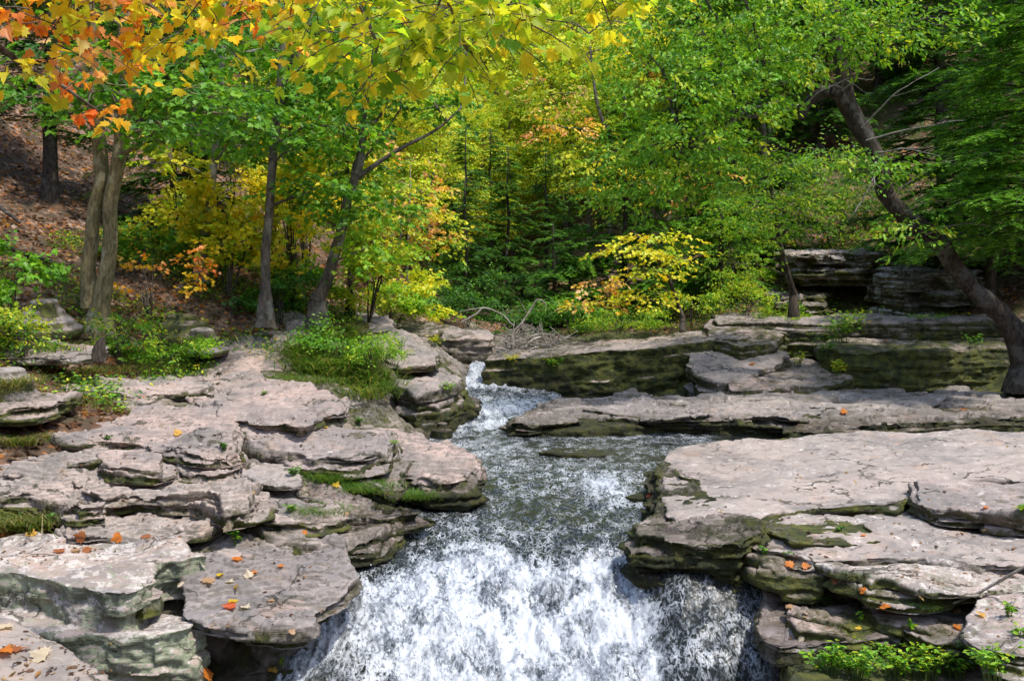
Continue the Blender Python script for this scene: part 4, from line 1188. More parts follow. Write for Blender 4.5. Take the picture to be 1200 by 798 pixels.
for (px, py, col, sz, lb) in FALLEN:
    loc, n = cast(px, py)
    if loc[1] < 2: continue
    n = nrm(n + np.array([0, 0, .6]))
    o = bpy.data.objects.new('fallen_leaf', leaf_shape(col))
    q = Vector(n).to_track_quat('Z', 'Y').to_matrix() @ Matrix.Rotation(_fr.uniform(0, 6.28), 3, 'Z')
    o.matrix_world = Matrix.Translation(Vector(loc + n * .004)) @ q.to_4x4() @ Matrix.Diagonal((sz, sz, sz, 1))
    link(o); tag(o, lb, 'leaf', 'fallen leaves on the rocks')

# ---- crumbled leaf bits, needles and twigs drifted into the joints of the rocks
DB = Leaves(); _dp = []
for (x0, x1, y0, y1, m_) in [(0, 240, 600, 660, 90), (0, 130, 735, 795, 40), (40, 460, 445, 600, 200), (230, 380, 640, 735, 40), (800, 1200, 515, 620, 70), (890, 1200, 610, 760, 130), (600, 1200, 375, 500, 110)]:
    for _ in range(m_):
        cx_, cy_ = _fr.uniform(x0, x1), _fr.uniform(y0, y1)
        for q_ in range(int(_fr.integers(1, 5))):
            l_, n_ = cast(cx_ + _fr.normal() * 9, cy_ + _fr.normal() * 2)
            if l_[1] > 2 and n_[2] > .45: _dp.append(l_ + n_ * .004)
_dp = np.array(_dp); n_ = len(_dp)
_dc = np.array([(.16, .085, .045), (.24, .13, .06), (.09, .055, .035), (.40, .20, .06), (.36, .27, .19), (.46, .30, .08)])
DB.add(_dp, np.c_[_fr.normal(size=(n_, 2)), _fr.normal(size=n_) * .2], np.array([0, 0, 1.0]) + _fr.normal(size=(n_, 3)) * .3, _fr.uniform(.015, .055, n_), _dc[_fr.choice(6, n_, p=[.25, .22, .22, .12, .12, .07])], OVAL)
o = link(bpy.data.objects.new('leaf_debris', DB.build('leaf_debris', LEAF)))
tag(o, 'crumbled brown leaf bits caught on the rock ledges', 'leaf debris', kind='stuff')

# ---- leaf litter of the forest floor
r_ = np.random.default_rng(21)
N = 26000
lx = r_.uniform(-17, -3.4, N); ly = 9.5 + 22 * r_.random(N) ** 1.3
m_ = rockiness(lx, ly) < .35
xr_ = r_.uniform(2, 16, 9000); yr_ = r_.uniform(20, 34, 9000)
m2_ = rockiness(xr_, yr_) < .3
lx = np.r_[lx[m_], xr_[m2_]]; ly = np.r_[ly[m_], yr_[m2_]]
lz = ground_z(lx, ly) + .015
LL = Leaves()
n_ = len(lx)
pal_l = np.array([(.16, .085, .05), (.22, .12, .07), (.10, .055, .035), (.42, .17, .04), (.34, .24, .17), (.48, .36, .26), (.50, .26, .05), (.13, .07, .045)])
LL.add(np.c_[lx, ly, lz], np.c_[r_.normal(size=(n_, 2)), r_.normal(size=n_) * .25], np.array([0, 0, 1.0]) + r_.normal(size=(n_, 3)) * .45, r_.uniform(.06, .13, n_), pal_l[r_.choice(8, n_, p=[.2, .18, .2, .1, .09, .04, .06, .13])] * r_.uniform(.7, 1.2, (n_, 1)), MAPLE_S)
o = link(bpy.data.objects.new('leaf_litter', LL.build('leaf_litter', LEAF)))
tag(o, 'brown and orange leaf litter strewn over the wooded banks', 'leaf litter', kind='stuff')


# ---- grass
def grass_blades(LVx, base, n, spread, h, r, cols, lean=.5, w_=.006):
    """arched blades as strips: built through a curved template"""
    b = np.asarray(base, float)
    off = r.normal(size=(n, 2)) * spread
    pos = b + np.c_[off, np.zeros(n)]
    a = np.arctan2(off[:, 1], off[:, 0]) + r.normal(size=n) * .9
    up = np.c_[np.cos(a) * lean, np.sin(a) * lean, np.ones(n)]
    bendv = np.c_[-np.cos(a), -np.sin(a), np.full(n, .2)]
    hh = h * r.uniform(.5, 1.15, n)
    c = np.asarray(cols)[r.choice(len(cols), n)] * r.uniform(.7, 1.2, (n, 1))
    LVx.add(pos, up, bendv, hh, c, GBLADE)


_t = np.linspace(0, 1, 5)
_gv = [(-.022 * (1 - t) - .002, t * .95 - .25 * t ** 3, -.62 * t ** 2.2) for t in _t] + [(.022 * (1 - t) + .002, t * .95 - .25 * t ** 3, -.62 * t ** 2.2) for t in _t]
GBLADE = (np.array(_gv), [[k, k + 5, k + 6, k + 1] for k in range(4)])
GC = [(.10, .16, .02), (.16, .21, .03), (.06, .11, .015), (.30, .28, .08), (.38, .33, .14)]
GCG = [(.07, .17, .02), (.11, .24, .025), (.05, .12, .015), (.18, .25, .03)]


def tuft(px, py, n, spread, h, label, cols=GC, lean=.55, seed=0, name='grass_tuft', cat='grass tuft', pts=None):
    r = np.random.default_rng(500 + seed)
    L_ = Leaves()
    loc, nn = cast(px, py)
    ends = [cast(*q)[0] for q in (pts or [(px, py)])]
    if len(ends) > 1:
        m = 2 * len(ends) + 1
        ends = curve(ends, m); n = int(n * (len(pts)) / m)
    for l2 in ends:
        grass_blades(L_, np.asarray(l2) - [0, 0, .02], n, spread, h, r, cols, lean)
    o = bpy.data.objects.new(name, L_.build(name, LEAF, loc)); o.location = loc
    link(o); return tag(o, label, cat)


tuft(30, 612, 420, .16, .34, 'large arching grass clump at the left edge above the big boulder', seed=1, pts=[(8, 612), (30, 612), (52, 612)])
tuft(24, 518, 260, .11, .26, 'yellow-green grass tuft at the left edge beside the brown beds', seed=2, pts=[(12, 518), (32, 518)])
tuft(14, 448, 260, .14, .24, 'dry grass tuft at the left edge by the end of the path', seed=3, pts=[(6, 450), (22, 446)], cols=GC[2:] + GC[:2])
tuft(100, 436, 200, .18, .26, 'dry straw grass beside the path above the pinkish plate', seed=4, pts=[(90, 434), (112, 436)], cols=GC)
tuft(150, 436, 300, .32, .28, 'straw and green grass clump above the back of the left ledges', seed=5, pts=[(135, 434), (160, 430), (170, 438)], cols=GC)
tuft(210, 437, 240, .2, .30, 'green grass clump beside the sloping brown rock face', seed=6, pts=[(200, 434), (218, 430), (228, 438)], cols=GCG + GC[:2])
tuft(215, 410, 200, .25, .30, 'wispy grass behind the broad low leafy plant', seed=7, pts=[(190, 410), (215, 405), (232, 400)], cols=GC)
tuft(60, 402, 200, .2, .25, 'grass on the path edge below the grey mossy rock', seed=8, pts=[(48, 405), (75, 410)], cols=GC)
for i, (pts, lb, h) in enumerate([([(352, 424), (362, 412), (370, 430)], 'grass on the left flank of the grassy hump', .5), ([(380, 400), (392, 392), (405, 398)], 'grass on the crest of the grassy hump', .5), ([(385, 440), (400, 430), (410, 448)], 'long grass down the front of the grassy hump', .55),
                                  ([(420, 440), (432, 452), (426, 464)], 'long grass at the right foot of the grassy hump', .5), ([(410, 415), (425, 410), (430, 425)], 'grass beside the narrow stepped ledge', .3), ([(350, 445), (368, 448), (338, 440)], 'low grass where the hump meets the broad plate', .22)]):
    tuft(pts[0][0], pts[0][1], 420, .24, h, lb, seed=20 + i, pts=pts, cols=GCG + GC[:1] + GC[3:4])
for i, (pts, lb, h) in enumerate([([(380, 556), (392, 560)], 'bright green grass at the left of the strip on the pink sheet', .12), ([(408, 564), (422, 569), (436, 573)], 'straw tipped grass in the middle of the strip on the pink sheet', .13), ([(470, 578), (488, 579), (500, 578)], 'mossy bright green patch at the stream end of the grass strip', .09),
                                  ([(372, 596), (384, 597)], 'small green grass patch between the thin wet beds', .08)]):
    tuft(pts[0][0], pts[0][1], 520, .13, h * 1.3, lb, seed=30 + i, pts=pts, cols=GCG)
for i, (pts, lb, h) in enumerate([([(955, 698), (972, 704)], 'short green grass on the mossy mound by the slide', .07), ([(1078, 706), (1086, 710)], 'soft green grass tuft below the bare twig', .10), ([(1042, 661), (1036, 662)], 'dry hanging grass under the grey dipping slab', .09)]):
    tuft(pts[0][0], pts[0][1], 160, .05, h, lb, seed=40 + i, pts=pts, cols=GCG if i < 2 else GC)

# low herbs covering the banks
HB = Leaves()
hx = np.r_[r_.uniform(-9, -2.4, 5200), r_.uniform(1.6, 11, 5200)]; hy = np.r_[r_.uniform(13, 26, 5200), r_.uniform(23.5, 31, 5200)]
k_ = (rockiness(hx, hy) < .45) & (perlin(hx * .6, hy * .6, 0 * hx + 3) > -.05)
hx, hy = hx[k_], hy[k_]
hz = ground_z(hx, hy)
rep = 7
hp_ = np.repeat(np.c_[hx, hy, hz], rep, 0); nn_ = len(hp_)
hp_ = hp_ + np.c_[r_.normal(size=(nn_, 2)) * .10, r_.uniform(.03, .28, nn_)]
HB.add(hp_, np.c_[r_.normal(size=(nn_, 2)), r_.normal(size=nn_) * .3], np.array([0, 0, 1.0]) + r_.normal(size=(nn_, 3)) * .4, r_.uniform(.04, .085, nn_), pick([('green', 3), ('bright', 1.5), ('lime', 1), ('deep', 1), ('yellow', .25)], nn_, r_), OVAL)
o = link(bpy.data.objects.new('undergrowth', HB.build('undergrowth', LEAF)))
tag(o, 'low green undergrowth covering the banks between the trees', 'undergrowth', kind='stuff')
GR = Leaves()
k_ = r_.permutation(len(hx))[:1500]
for x_, y_, z_ in zip(hx[k_], hy[k_], hz[k_]):
    if x_ < 0 or r_.random() < .4: grass_blades(GR, (x_, y_, z_ - .02), 16, .10, .26, r_, GC, .5)
o = link(bpy.data.objects.new('bank_grass', GR.build('bank_grass', LEAF)))
tag(o, 'thin grass growing between the herbs on the banks', 'grass', kind='stuff')


# ---- leafy plants rooted in the rocks
def plant(px, py, w_, h_, n, size, pal, label, seed, tpl=OVAL, name='leafy_plant', cat='plant'):
    r = np.random.default_rng(700 + seed)
    loc, nn = cast(px, py)
    T = Tubes(); L_ = Leaves()
    for k in range(n):
        a = r.uniform(0, 6.28); q = w_ * .5 * r.random() ** .5
        tip = loc + np.array([math.cos(a) * q, math.sin(a) * q * .8 - .02, h_ * r.uniform(.45, 1.0)])
        st = curve([loc + [math.cos(a) * q * .3, math.sin(a) * q * .3, -.03], (loc + tip) / 2 + [0, 0, h_ * .12], tip], 6)
        T.add(st, np.linspace(.0035, .0015, 6), 4)
        m = r.integers(5, 9)
        i = r.uniform(1.5, 5, m)
        pp = np.array([[np.interp(v, np.arange(6), st[:, c]) for c in range(3)] for v in i])
        aa = r.uniform(0, 6.28, m)
        L_.add(pp, np.c_[np.cos(aa), np.sin(aa), r.uniform(-.3, .35, m)], np.array([0, 0, 1.0]) + r.normal(size=(m, 3)) * .35, size * r.uniform(.6, 1.25, m), pick(pal, m, r), tpl)
    root = empty(name, Vector([float(v) for v in loc]), label, cat)
    link(bpy.data.objects.new('stem', T.build('stem', GREENSTEM, loc)), root)
    link(bpy.data.objects.new('foliage', L_.build('foliage', LEAF, loc)), root)


GREENSTEM = make_plain('green_stem', (.09, .14, .03), .6)
GP = [('bright', 3), ('lime', 1), ('green', 1)]
PL = [(972, 790, .5, .24, 34, .05, GP, 'leafy green plant at the left of the plants in the bottom right corner'), (1005, 795, .5, .26, 32, .055, GP, 'leafy plant second from the left in the bottom right corner'), (1050, 793, .5, .22, 30, .045, GP, 'leafy plant under the dark mossy step, bottom right'), (1085, 795, .5, .28, 32, .05, [('lime', 2), ('bright', 2)], 'yellowish leafy plant in the middle of the bottom right corner'),
      (1125, 792, .5, .26, 32, .05, GP + [('yellow', .4)], 'leafy plant left of the moss cushion rock, bottom right'), (1165, 795, .5, .24, 30, .045, GP, 'leafy plant below the moss cushion rock'), (1080, 770, .35, .18, 18, .045, [('lime', 2), ('bright', 1)], 'pale sprigs growing from the dark mossy step'), (1145, 772, .4, .16, 20, .04, [('green', 2), ('bright', 1)], 'dark leaved plant on the mossy step beside the moss cushion'),
      (1030, 768, .35, .14, 16, .04, GP, 'thin sprigs at the left of the dark mossy step'), (1068, 738, .10, .10, 6, .03, GP, 'small sprig on the lower tilted bed'), (1008, 728, .06, .10, 4, .03, GP, 'tiny sprig at the edge of the flat wet slab'), (1182, 722, .14, .12, 8, .045, GP, 'bright leafy sprig at the right end of the tilted bed'), (1195, 746, .22, .10, 10, .04, GP, 'green plant at the right edge above the moss cushion'),
      (895, 650, .12, .08, 8, .03, [('green', 2), ('bright', 1)], 'small plant on the dark mossy base by the slide'), (922, 652, .12, .06, 8, .03, [('green', 2), ('bright', 1)], 'tiny creeping plant right of the dark mossy base'), (985, 622, .14, .05, 8, .03, [('deep', 1), ('green', 2)], 'creeping green on the mossy thin bed of the second step'), (1198, 600, .16, .08, 8, .05, GP, 'bright plant in the crack at the right edge behind the second step'),
      (345, 556, .2, .09, 12, .045, [('green', 2), ('bright', 1)], 'dark green plant starting the grass strip on the pink sheet'), (276, 638, .06, .18, 5, .06, GP, 'single upright green sprout in the gap behind the wet slab'), (342, 598, .14, .06, 9, .04, GP, 'low bright plant among the thin wet beds'), (420, 496, .22, .10, 12, .04, [('green', 2), ('deep', 1), ('bright', 1)], 'bluish green plant under the long grey ledge'),
      (262, 527, .14, .08, 8, .045, [('green', 2), ('deep', 1)], 'dark green plant by the pebble under the rounded nose'), (64, 614, .16, .11, 10, .04, [('green', 2), ('deep', 1)], 'small rosette plant beside the large arching grass clump'), (310, 462, .12, .05, 8, .03, GP, 'tiny green tuft on the broad grey-pink plate'), (125, 515, .12, .06, 8, .035, [('green', 1), ('deep', 1)], 'small plant in the joint under the wedge-shaped slab'),
      (462, 520, .12, .05, 8, .03, GP, 'green sprig at the dark pool edge beside the grey steps'), (330, 780, .05, .10, 4, .03, GP, 'tiny fern in the dark hollow under the wet slab'), (600, 425, .5, .22, 14, .07, [('gold', 1), ('yellow', 1), ('lime', 2)], 'small orange-green seedling on the left end of the mossy boulder'), (648, 432, .45, .25, 14, .08, GP, 'bright green seedling on the front of the mossy boulder'),
      (985, 402, 1.0, .75, 40, .085, [('green', 2), ('bright', 2), ('lime', .5)], 'bushy green vine hanging down the upper ledge'), (965, 420, .8, .6, 26, .08, [('bright', 2), ('green', 1)], 'lower part of the vines over the mossy blocks, nearer the stream'), (1000, 388, .9, .5, 26, .08, [('lime', 2), ('bright', 1)], 'yellow-green leafy shoot on top of the upper ledge'), (982, 440, .5, .35, 14, .09, [('lime', 3), ('yellow', 1)], 'pale yellow-green sprig dangling over the green-faced block'), (1090, 376, 1.4, .18, 24, .07, GP, 'low plants along the grassy top of the upper ledge'), (930, 378, 1.0, .22, 18, .07, [('lime', 2), ('bright', 1)], 'mossy low plants at the left of the upper ledge'),
      (1142, 408, .6, .3, 12, .07, [('green', 1), ('bright', 1)], 'sparse green plant beside the base of the leaning trunk'), (935, 430, .5, .35, 14, .07, [('yellow', 1), ('lime', 2)], 'yellowish plant left of the hanging vines'), (470, 410, .5, .3, 12, .06, GP, 'green plant on the mossy hump by the narrow ledge'), (525, 460, .35, .2, 10, .06, GP, 'bright green moss plant at the foot of the cascade hump'), (510, 405, .5, .28, 12, .06, [('lime', 2), ('yellow', 1)], 'yellowing plant between the hunched rock and the cleft')]
for i, a in enumerate(PL): plant(*a, i)

# ---- dead wood
def branch(pts, r0, r1, label, mat=None, name='dead_branch', cat='branch', side=(), group=None, rough=.12, world=False, seed=0, sides=8):
    r = np.random.default_rng(900 + seed)
    q = [np.array(p, float) if world else P(*p) for p in pts]
    T = Tubes()
    n = max(10, 6 * len(q))
    T.add(wob(curve(q, n), r0 * .8, r, 3), np.linspace(r0, r1, n), sides, rough, seed)
    for s_ in side:
        qq = [np.array(p, float) if world else P(*p) for p in s_]
        T.add(wob(curve(qq, 8), r0 * .4, r, 3), np.linspace(r0 * .55, r1 * .6, 8), 6, rough, seed)
    b = q[0]
    o = bpy.data.objects.new(name, T.build(name, mat or DEADWOOD, b)); o.location = Vector([float(v) for v in b])
    link(o); return tag(o, label, cat, group)


DG = 'driftwood heap behind the cleft'
branch([(541, 378, 26), (558, 368, 26), (566, 361, 26), (576, 363, 26), (590, 370, 26), (603, 382, 26)], .03, .012, 'pale arched driftwood branch highest in the heap', group=DG, seed=1, side=[[(566, 361, 26), (550, 363, 26.2), (530, 368, 26.5), (508, 372, 26.8)]])
branch([(601, 412, 25), (600, 398, 25), (604, 388, 25), (611, 379, 25)], .05, .03, 'thick upright bleached driftwood stub', group=DG, seed=2)
branch([(604, 392, 25.2), (614, 375, 25.3), (622, 362, 25.4), (630, 351, 25.4), (638, 355, 25.4), (641, 362, 25.4)], .028, .01, 'thin hooked dead branch rising above the driftwood', group=DG, seed=3, side=[[(618, 368, 25.3), (612, 358, 25.2), (608, 350, 25)], [(612, 380, 25.3), (618, 384, 25), (624, 380, 25)]])
branch([(612, 410, 24.8), (625, 398, 24.9), (635, 396, 25), (643, 404, 25), (648, 412, 25)], .035, .018, 'looping pale driftwood limb at the right of the heap', group=DG, seed=4)
DRL = ['sloping driftwood stick at the left of the heap', 'driftwood stick leaning on the upright stub', 'low driftwood stick along the boulder top', 'crossing driftwood stick in the middle of the heap', 'short driftwood stick lying toward the cleft', 'slim driftwood stick at the back of the heap', 'longest flat driftwood stick at the foot of the heap', 'upturned driftwood stick at the right end of the heap', 'broken driftwood stick nearest the cascade']
for i, (a, b_, lb) in enumerate(zip([(580, 408), (590, 400), (610, 416), (596, 416), (575, 416), (615, 395), (585, 420), (640, 412), (570, 410)], [(606, 416), (612, 412), (640, 404), (628, 402), (600, 418), (650, 392), (625, 414), (655, 392), (585, 416)], DRL)):
    Yd = 24.6 + .12 * i
    branch([(a[0], a[1], Yd), ((a[0] + b_[0]) / 2, (a[1] + b_[1]) / 2 - 2, Yd + .1), (b_[0], b_[1], Yd + .3)], .022, .010, lb, group=DG, seed=10 + i)
tw = Tubes()
for k in range(240):
    c = np.array([r_.uniform(-.9, 1.4), r_.uniform(24.6, 26.2), 0]); c[2] = float(ground_z(c[0:1], c[1:2])[0]) + r_.uniform(.02, .55) * max(.2, 1 - abs(c[0] - .2))
    d = nrm(r_.normal(size=3) * [1, .8, .45]); l_ = r_.uniform(.3, 1.1)
    tw.add(wob(curve([c - d * l_ / 2, c + r_.normal(size=3) * .05, c + d * l_ / 2], 6), .03, r_), np.linspace(.011, .004, 6), 4)
o = link(bpy.data.objects.new('twig_tangle', tw.build('twig_tangle', DEADWOOD)))
tag(o, 'tangle of thin grey twigs in the driftwood heap', 'twigs', kind='stuff')

l1, _ = cast(1108, 712); l2, _ = cast(1150, 716)
branch([l1 + [0, 0, .015], P(1140, 698, l1[1] - .06), P(1170, 681, l1[1] - .15), P(1215, 656, l1[1] - .3)], .009, .013, 'bare grey twig propped over the mossy beds at the right edge', world=True, name='bare_twig', cat='twig', side=[[P(1141, 698, l1[1] - .06), P(1147, 705, l1[1] - .05), P(1146, 712, l1[1] - .03), P(1138, 717, l1[1] + .0)]], seed=31)
# rotten stump on the bank
sl_, _ = cast(116, 415)
T = Tubes(); T.add(np.array([sl_ + [0, 0, -.1], sl_ + [0, 0, .06], sl_ + [.02, 0, .15], sl_ + [.06, 0, .24]]), [.11, .075, .06, .02], 14, .5, 3)
o = bpy.data.objects.new('tree_stump', T.build('tree_stump', BARK_DARK, sl_)); o.location = Vector([float(v) for v in sl_]); link(o)
tag(o, 'small rotten stump on the bank below the twin trunk', 'stump')
for i, (a, b_, rad, lb) in enumerate([((-13.0, 22.2), (-9.9, 20.6), .07, 'dark fallen branch lying down the leafy slope'), ((-10.6, 17.6), (-8.2, 18.8), .06, 'thin fallen limb left of the twin trunk')]):
    za, zb = gz(*a), gz(*b_)
    branch([(a[0], a[1], za + .1), ((a[0] + b_[0]) / 2, (a[1] + b_[1]) / 2, (za + zb) / 2 + .16), (b_[0], b_[1], zb + .1)], rad, rad * .6, lb, BARK_DARK, 'fallen_log', 'log', world=True, seed=40 + i, sides=12)
# ================================================================= water
def water_mesh(x0, x1, y0, y1, d, keep):
    xs = np.arange(x0, x1, d); ys = np.arange(y0, y1, d)
    X, Y = np.meshgrid(xs, ys)
    return X, Y, keep(X, Y)


def chan(Y):
    l = np.interp(Y, [3, 6, 7.5, 8.2, 9, 10, 12, 14, 16, 17.2, 18, 19, 20, 21, 21.5, 22.4, 23, 24, 26, 30], [-3.2, -3.2, -3.4, -3.4, -2.7, -2.5, -1.6, -1.7, -2.3, -2.6, -2.5, -2.0, -1.5, -1.2, -1.05, -.95, -.9, -1.0, -.6, -.6])
    r = np.interp(Y, [3, 6, 7.9, 8.3, 9.1, 9.4, 10, 12, 14, 16, 17.4, 18.2, 19.2, 21.2, 21.6, 22.4, 23, 24, 26, 30], [5, 4, 2.75, 2.6, 2.6, 2.4, 2.2, 2.2, 3.2, 6.0, 8.5, 1.6, 1.2, .9, -.1, .0, .2, .8, 1.0, 1.0])
    return l, r


def foam_amount(x, y):
    lip = 10.0 + .30 * perlin(x * 1.3, 0 * x + 7, 0 * x) - .16 * x * .4 - .75 * sstep(-.5, -1.5, x)
    fall = sstep(.20, -.35, y - lip) * sstep(1.5, 1.05, x)
    f = .43 + .43 * fall
    # clear centre tongue edges / dark gaps inside the fall
    f = f - .10 * fall * sstep(.1, .5, perlin(x * 1.6, y * 1.4, 0 * x + 2))
    f = f - .20 * fall * sstep(-.5, -1.4, x) * sstep(8.9, 8.2, y) * sstep(-.2, .3, perlin(x * 2, y * 2, 0 * x + 3))
    f = f - .13 * fall * sstep(.0, .5, fbm(x * 2.6, y * 3.2, 0 * x + 12, 3)) 
    rapid = sstep(13.6, 12.2, y) * (1 - fall)
    f = f * (1 - rapid) + rapid * (.52 + .16 * perlin(x * 1.1, y * .8, 0 * x + 1)) * 1.0 if False else np.where(fall > .5, f, f - .075 * rapid + .13 * rapid * perlin(x * 1.1, y * .9, 0 * x + 1))
    pool = sstep(13.4, 14.6, y) * sstep(17.0, 16.2, y)
    f = f - .07 * pool + .12 * pool * perlin(x * .8, y * 1.5, 0 * x + 6) + .10 * pool * sstep(.6, -.6, x)
    blob = np.exp(-(((x - 1.12) / .26) ** 2 + ((y - 12.3) / .75) ** 2))
    f = f + .55 * blob
    casc = sstep(16.8, 17.5, y) * sstep(20.6, 19.6, y) * sstep(1.3, .6, x) * sstep(-2.3, -1.6, x)
    f = f + .30 * casc + .12 * casc * perlin(x * 1.5, y * 1.5, 0 * x)
    f = f + .4 * sstep(21.2, 21.6, y) * sstep(23.4, 22.6, y)
    lefttail = sstep(-1.0, -2.0, x) * sstep(17.8, 17.0, y) * sstep(15.5, 16.5, y)
    f = f + .14 * lefttail
    right = sstep(1.15, 1.4, x) * sstep(9.6, 9.2, y)
    slide = .38 + .26 * sstep(8.24, 8.1, y) - .16 * sstep(8.8, 9.0, y) + .14 * sstep(1.5, 1.2, x) - .12 * sstep(2.0, 2.4, x)
    f = f * (1 - right) + slide * right
    quiet = sstep(3.0, 3.6, x) * sstep(13, 14, y)
    f = f * (1 - quiet) + .02 * quiet
    dark_l = sstep(-1.85, -2.15, x) * sstep(8.95, 8.6, y)
    f = f * (1 - dark_l) + .05 * dark_l
    return np.clip(f, 0, 1)


def build_water(name, label, cat, y0, y1, dx, dy):
    xs = np.arange(-3.6, 9, dx); ys = np.arange(y0, y1 + dy * .5, dy)
    X, Y = np.meshgrid(xs, ys)
    l, r = chan(Y)
    ok = (X > l) & (X < r)
    Z = water_z(X, Y)
    fo = foam_amount(X, Y)
    turb = .25 + sstep(.3, .8, fo)
    dz = .030 * fbm(X * 2.4, Y * 1.6, 0 * X + 1, 3) + .022 * fbm(X * 7, Y * 4.5, Z * 4, 3) * (1 + turb) + .007 * fbm(X * 17, Y * 10, Z * 9, 2) * turb
    fall = sstep(.7, .9, fo) * (Y < 10.4)
    dz = dz + fall * (.085 * np.abs(fbm(X * 3.4, Y * 2.2, Z * 2.0 + 4, 4)) + .012 * perlin(X * 20, Y * 9, Z * 9))
    calm = 1 - .75 * sstep(13, 14.5, Y) * sstep(17.2, 16.4, Y)
    Z = Z + dz * calm
    Z = Z + .10 * np.exp(-(((X - 1.12) / .22) ** 2 + ((Y - 12.3) / .6) ** 2))
    # stepped tumble of the upper cascade
    c = sstep(17.0, 17.6, Y) * sstep(21, 19.8, Y)
    Z = Z + c * .09 * fbm(X * 1.6, Y * 1.3, 0 * X + 9, 3)
    n = len(ys), len(xs)
    idx = np.arange(X.size).reshape(n)
    q = np.stack([idx[:-1, :-1], idx[:-1, 1:], idx[1:, 1:], idx[1:, :-1]], -1).reshape(-1, 4)
    okf = ok.ravel()
    q = q[okf[q].all(1)]
    used = np.unique(q)
    mp = np.full(X.size, -1); mp[used] = np.arange(len(used))
    V = np.c_[X.ravel(), Y.ravel(), Z.ravel()][used]
    me = mesh_np(name, V, mp[q], WATER)
    set_attr(me, 'foam', fo.ravel()[used])
    o = link(bpy.data.objects.new(name, me))
    tag(o, label, cat, kind='structure')
    return o


build_water('stream_water', 'stream running down from the narrow cleft over the rapids', 'stream', 10.6, 26, .03, .035)
build_water('waterfall_water', 'white broken water pouring over the wide rock lip', 'waterfall', 5.0, 10.6, .013, .013)

# spray: flecks of white water thrown off the fall
SPRAY, _nt = new_mat('white_spray')
_g2 = G(_nt); _g2.end(_g2.pbsdf((.86, .89, .92), .35, .5))
n = 1500
xx = rng.uniform(-1.9, 2.4, n * 3); yy = rng.uniform(7.0, 10.4, n * 3)
fo = foam_amount(xx, yy)
k = np.where(rng.random(n * 3) < (fo - .55) * 2.2)[0][:n]
xx, yy = xx[k], yy[k]
zz = water_z(xx, yy) + .03 + rng.exponential(.035, len(k))
s = rng.gamma(2.0, .0014, len(k)) + .0012
oct_v = np.array([(1, 0, 0), (-1, 0, 0), (0, 1, 0), (0, -1, 0), (0, 0, 1.5), (0, 0, -1.5)], float)
oct_f = np.array([(0, 2, 4), (2, 1, 4), (1, 3, 4), (3, 0, 4), (2, 0, 5), (1, 2, 5), (3, 1, 5), (0, 3, 5)])
V = (np.c_[xx, yy, zz][:, None, :] + oct_v[None] * s[:, None, None] * rng.uniform(.6, 1.6, (len(k), 1, 3))).reshape(-1, 3)
Fs = (oct_f[None] + 6 * np.arange(len(k))[:, None, None]).reshape(-1, 3)
sp = link(bpy.data.objects.new('water_spray', mesh_np('water_spray', V, Fs, SPRAY)))
tag(sp, 'fine white spray thrown up by the waterfall', 'spray', kind='stuff')
pi = math.pi
# ----------------------------------------------------------------- far forest: prototypes, then copies up the slopes
def proto_broad(name, label, x, y, h, cw, pal, seed, size=.14, n=26, ns=85, bark=None, tpl=RHOMB, low=.25, group=None, r0=.12):
    r = np.random.default_rng(seed)
    z = gz(x, y) - .1
    tr = [('w', x, y, z, r0), ('w', x + r.normal() * .2, y + r.normal() * .2, z + h * .4, r0 * .75), ('w', x + r.normal() * .3, y + r.normal() * .3, z + h * .75, r0 * .45), ('w', x + r.normal() * .3, y, z + h * .95, r0 * .2)]
    cl = []
    for k in range(n):
        u = low + (1 - low) * (k + .5) / n
        a = k * 2.4 + r.uniform(-.4, .4)
        w_ = cw * math.sin(min(1, (1.06 - u) * 1.5) * pi / 2) * r.uniform(.35, 1)
        cl.append(('w', x + w_ * math.cos(a), y + w_ * math.sin(a), z + h * u, (.85 * cw * .45, .85 * cw * .45, .32 * cw * .45), ns))
    return tree(name, label, 'tree', tr, cl, pal, size, tpl, bark or BARK, seed, group=group, per=8, sides=8, limb_r=.035, sub=2, L=(.3, .7), droop=.3)


FG = 'trees crowding the slopes far up the ravine'
protos = {
    'lime': proto_broad('broadleaf_tree', 'yellow-green tree filling the far end of the ravine', 2.5, 47, 11, 3.2, [('lime', 3), ('yellow', 1), ('bright', 1)], 31, group=FG),
    'yellow': proto_broad('broadleaf_tree', 'yellow tree with peach tinged leaves on the far left slope', -4.2, 40, 9, 2.6, [('yellow', 2.5), ('lime', 3), ('peach', .5)], 32, group=FG),
    'green': proto_broad('broadleaf_tree', 'green broadleaf tree on the far right slope', 9, 41, 10, 3.0, [('green', 2), ('bright', 2), ('lime', .3)], 33, group=FG),
    'orange': proto_broad('broadleaf_tree', 'orange and gold tree high on the far slope', 5.5, 53, 9, 2.6, [('gold', 2), ('peach', 2), ('yellow', 2), ('orange', .5)], 34, group=FG),
}
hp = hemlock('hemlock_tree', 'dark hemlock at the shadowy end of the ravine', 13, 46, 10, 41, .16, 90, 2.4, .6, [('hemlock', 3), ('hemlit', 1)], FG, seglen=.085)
LBL = {'lime': 'yellow-green tree crowding the slopes far up the ravine', 'yellow': 'yellow leaved tree among others on the far left slope', 'green': 'green broadleaf tree crowding the far slopes', 'orange': 'gold and orange tree among the far forest', 'hem': 'dark hemlock standing among the far broadleaf trees'}
for k_, o_ in protos.items(): o_['label'] = LBL[k_]
hp['label'] = LBL['hem']
rt = np.random.default_rng(77)
spots = []


def put(kind, px, Y, sc=1.0, dz=-.2):
    x = (px - CX) / F * Y
    src = hp if kind == 'hem' else protos[kind]
    copy_tree(src, (x, Y, gz(x, Y) + dz), rt.uniform(0, 6.28), sc, LBL[kind], FG)


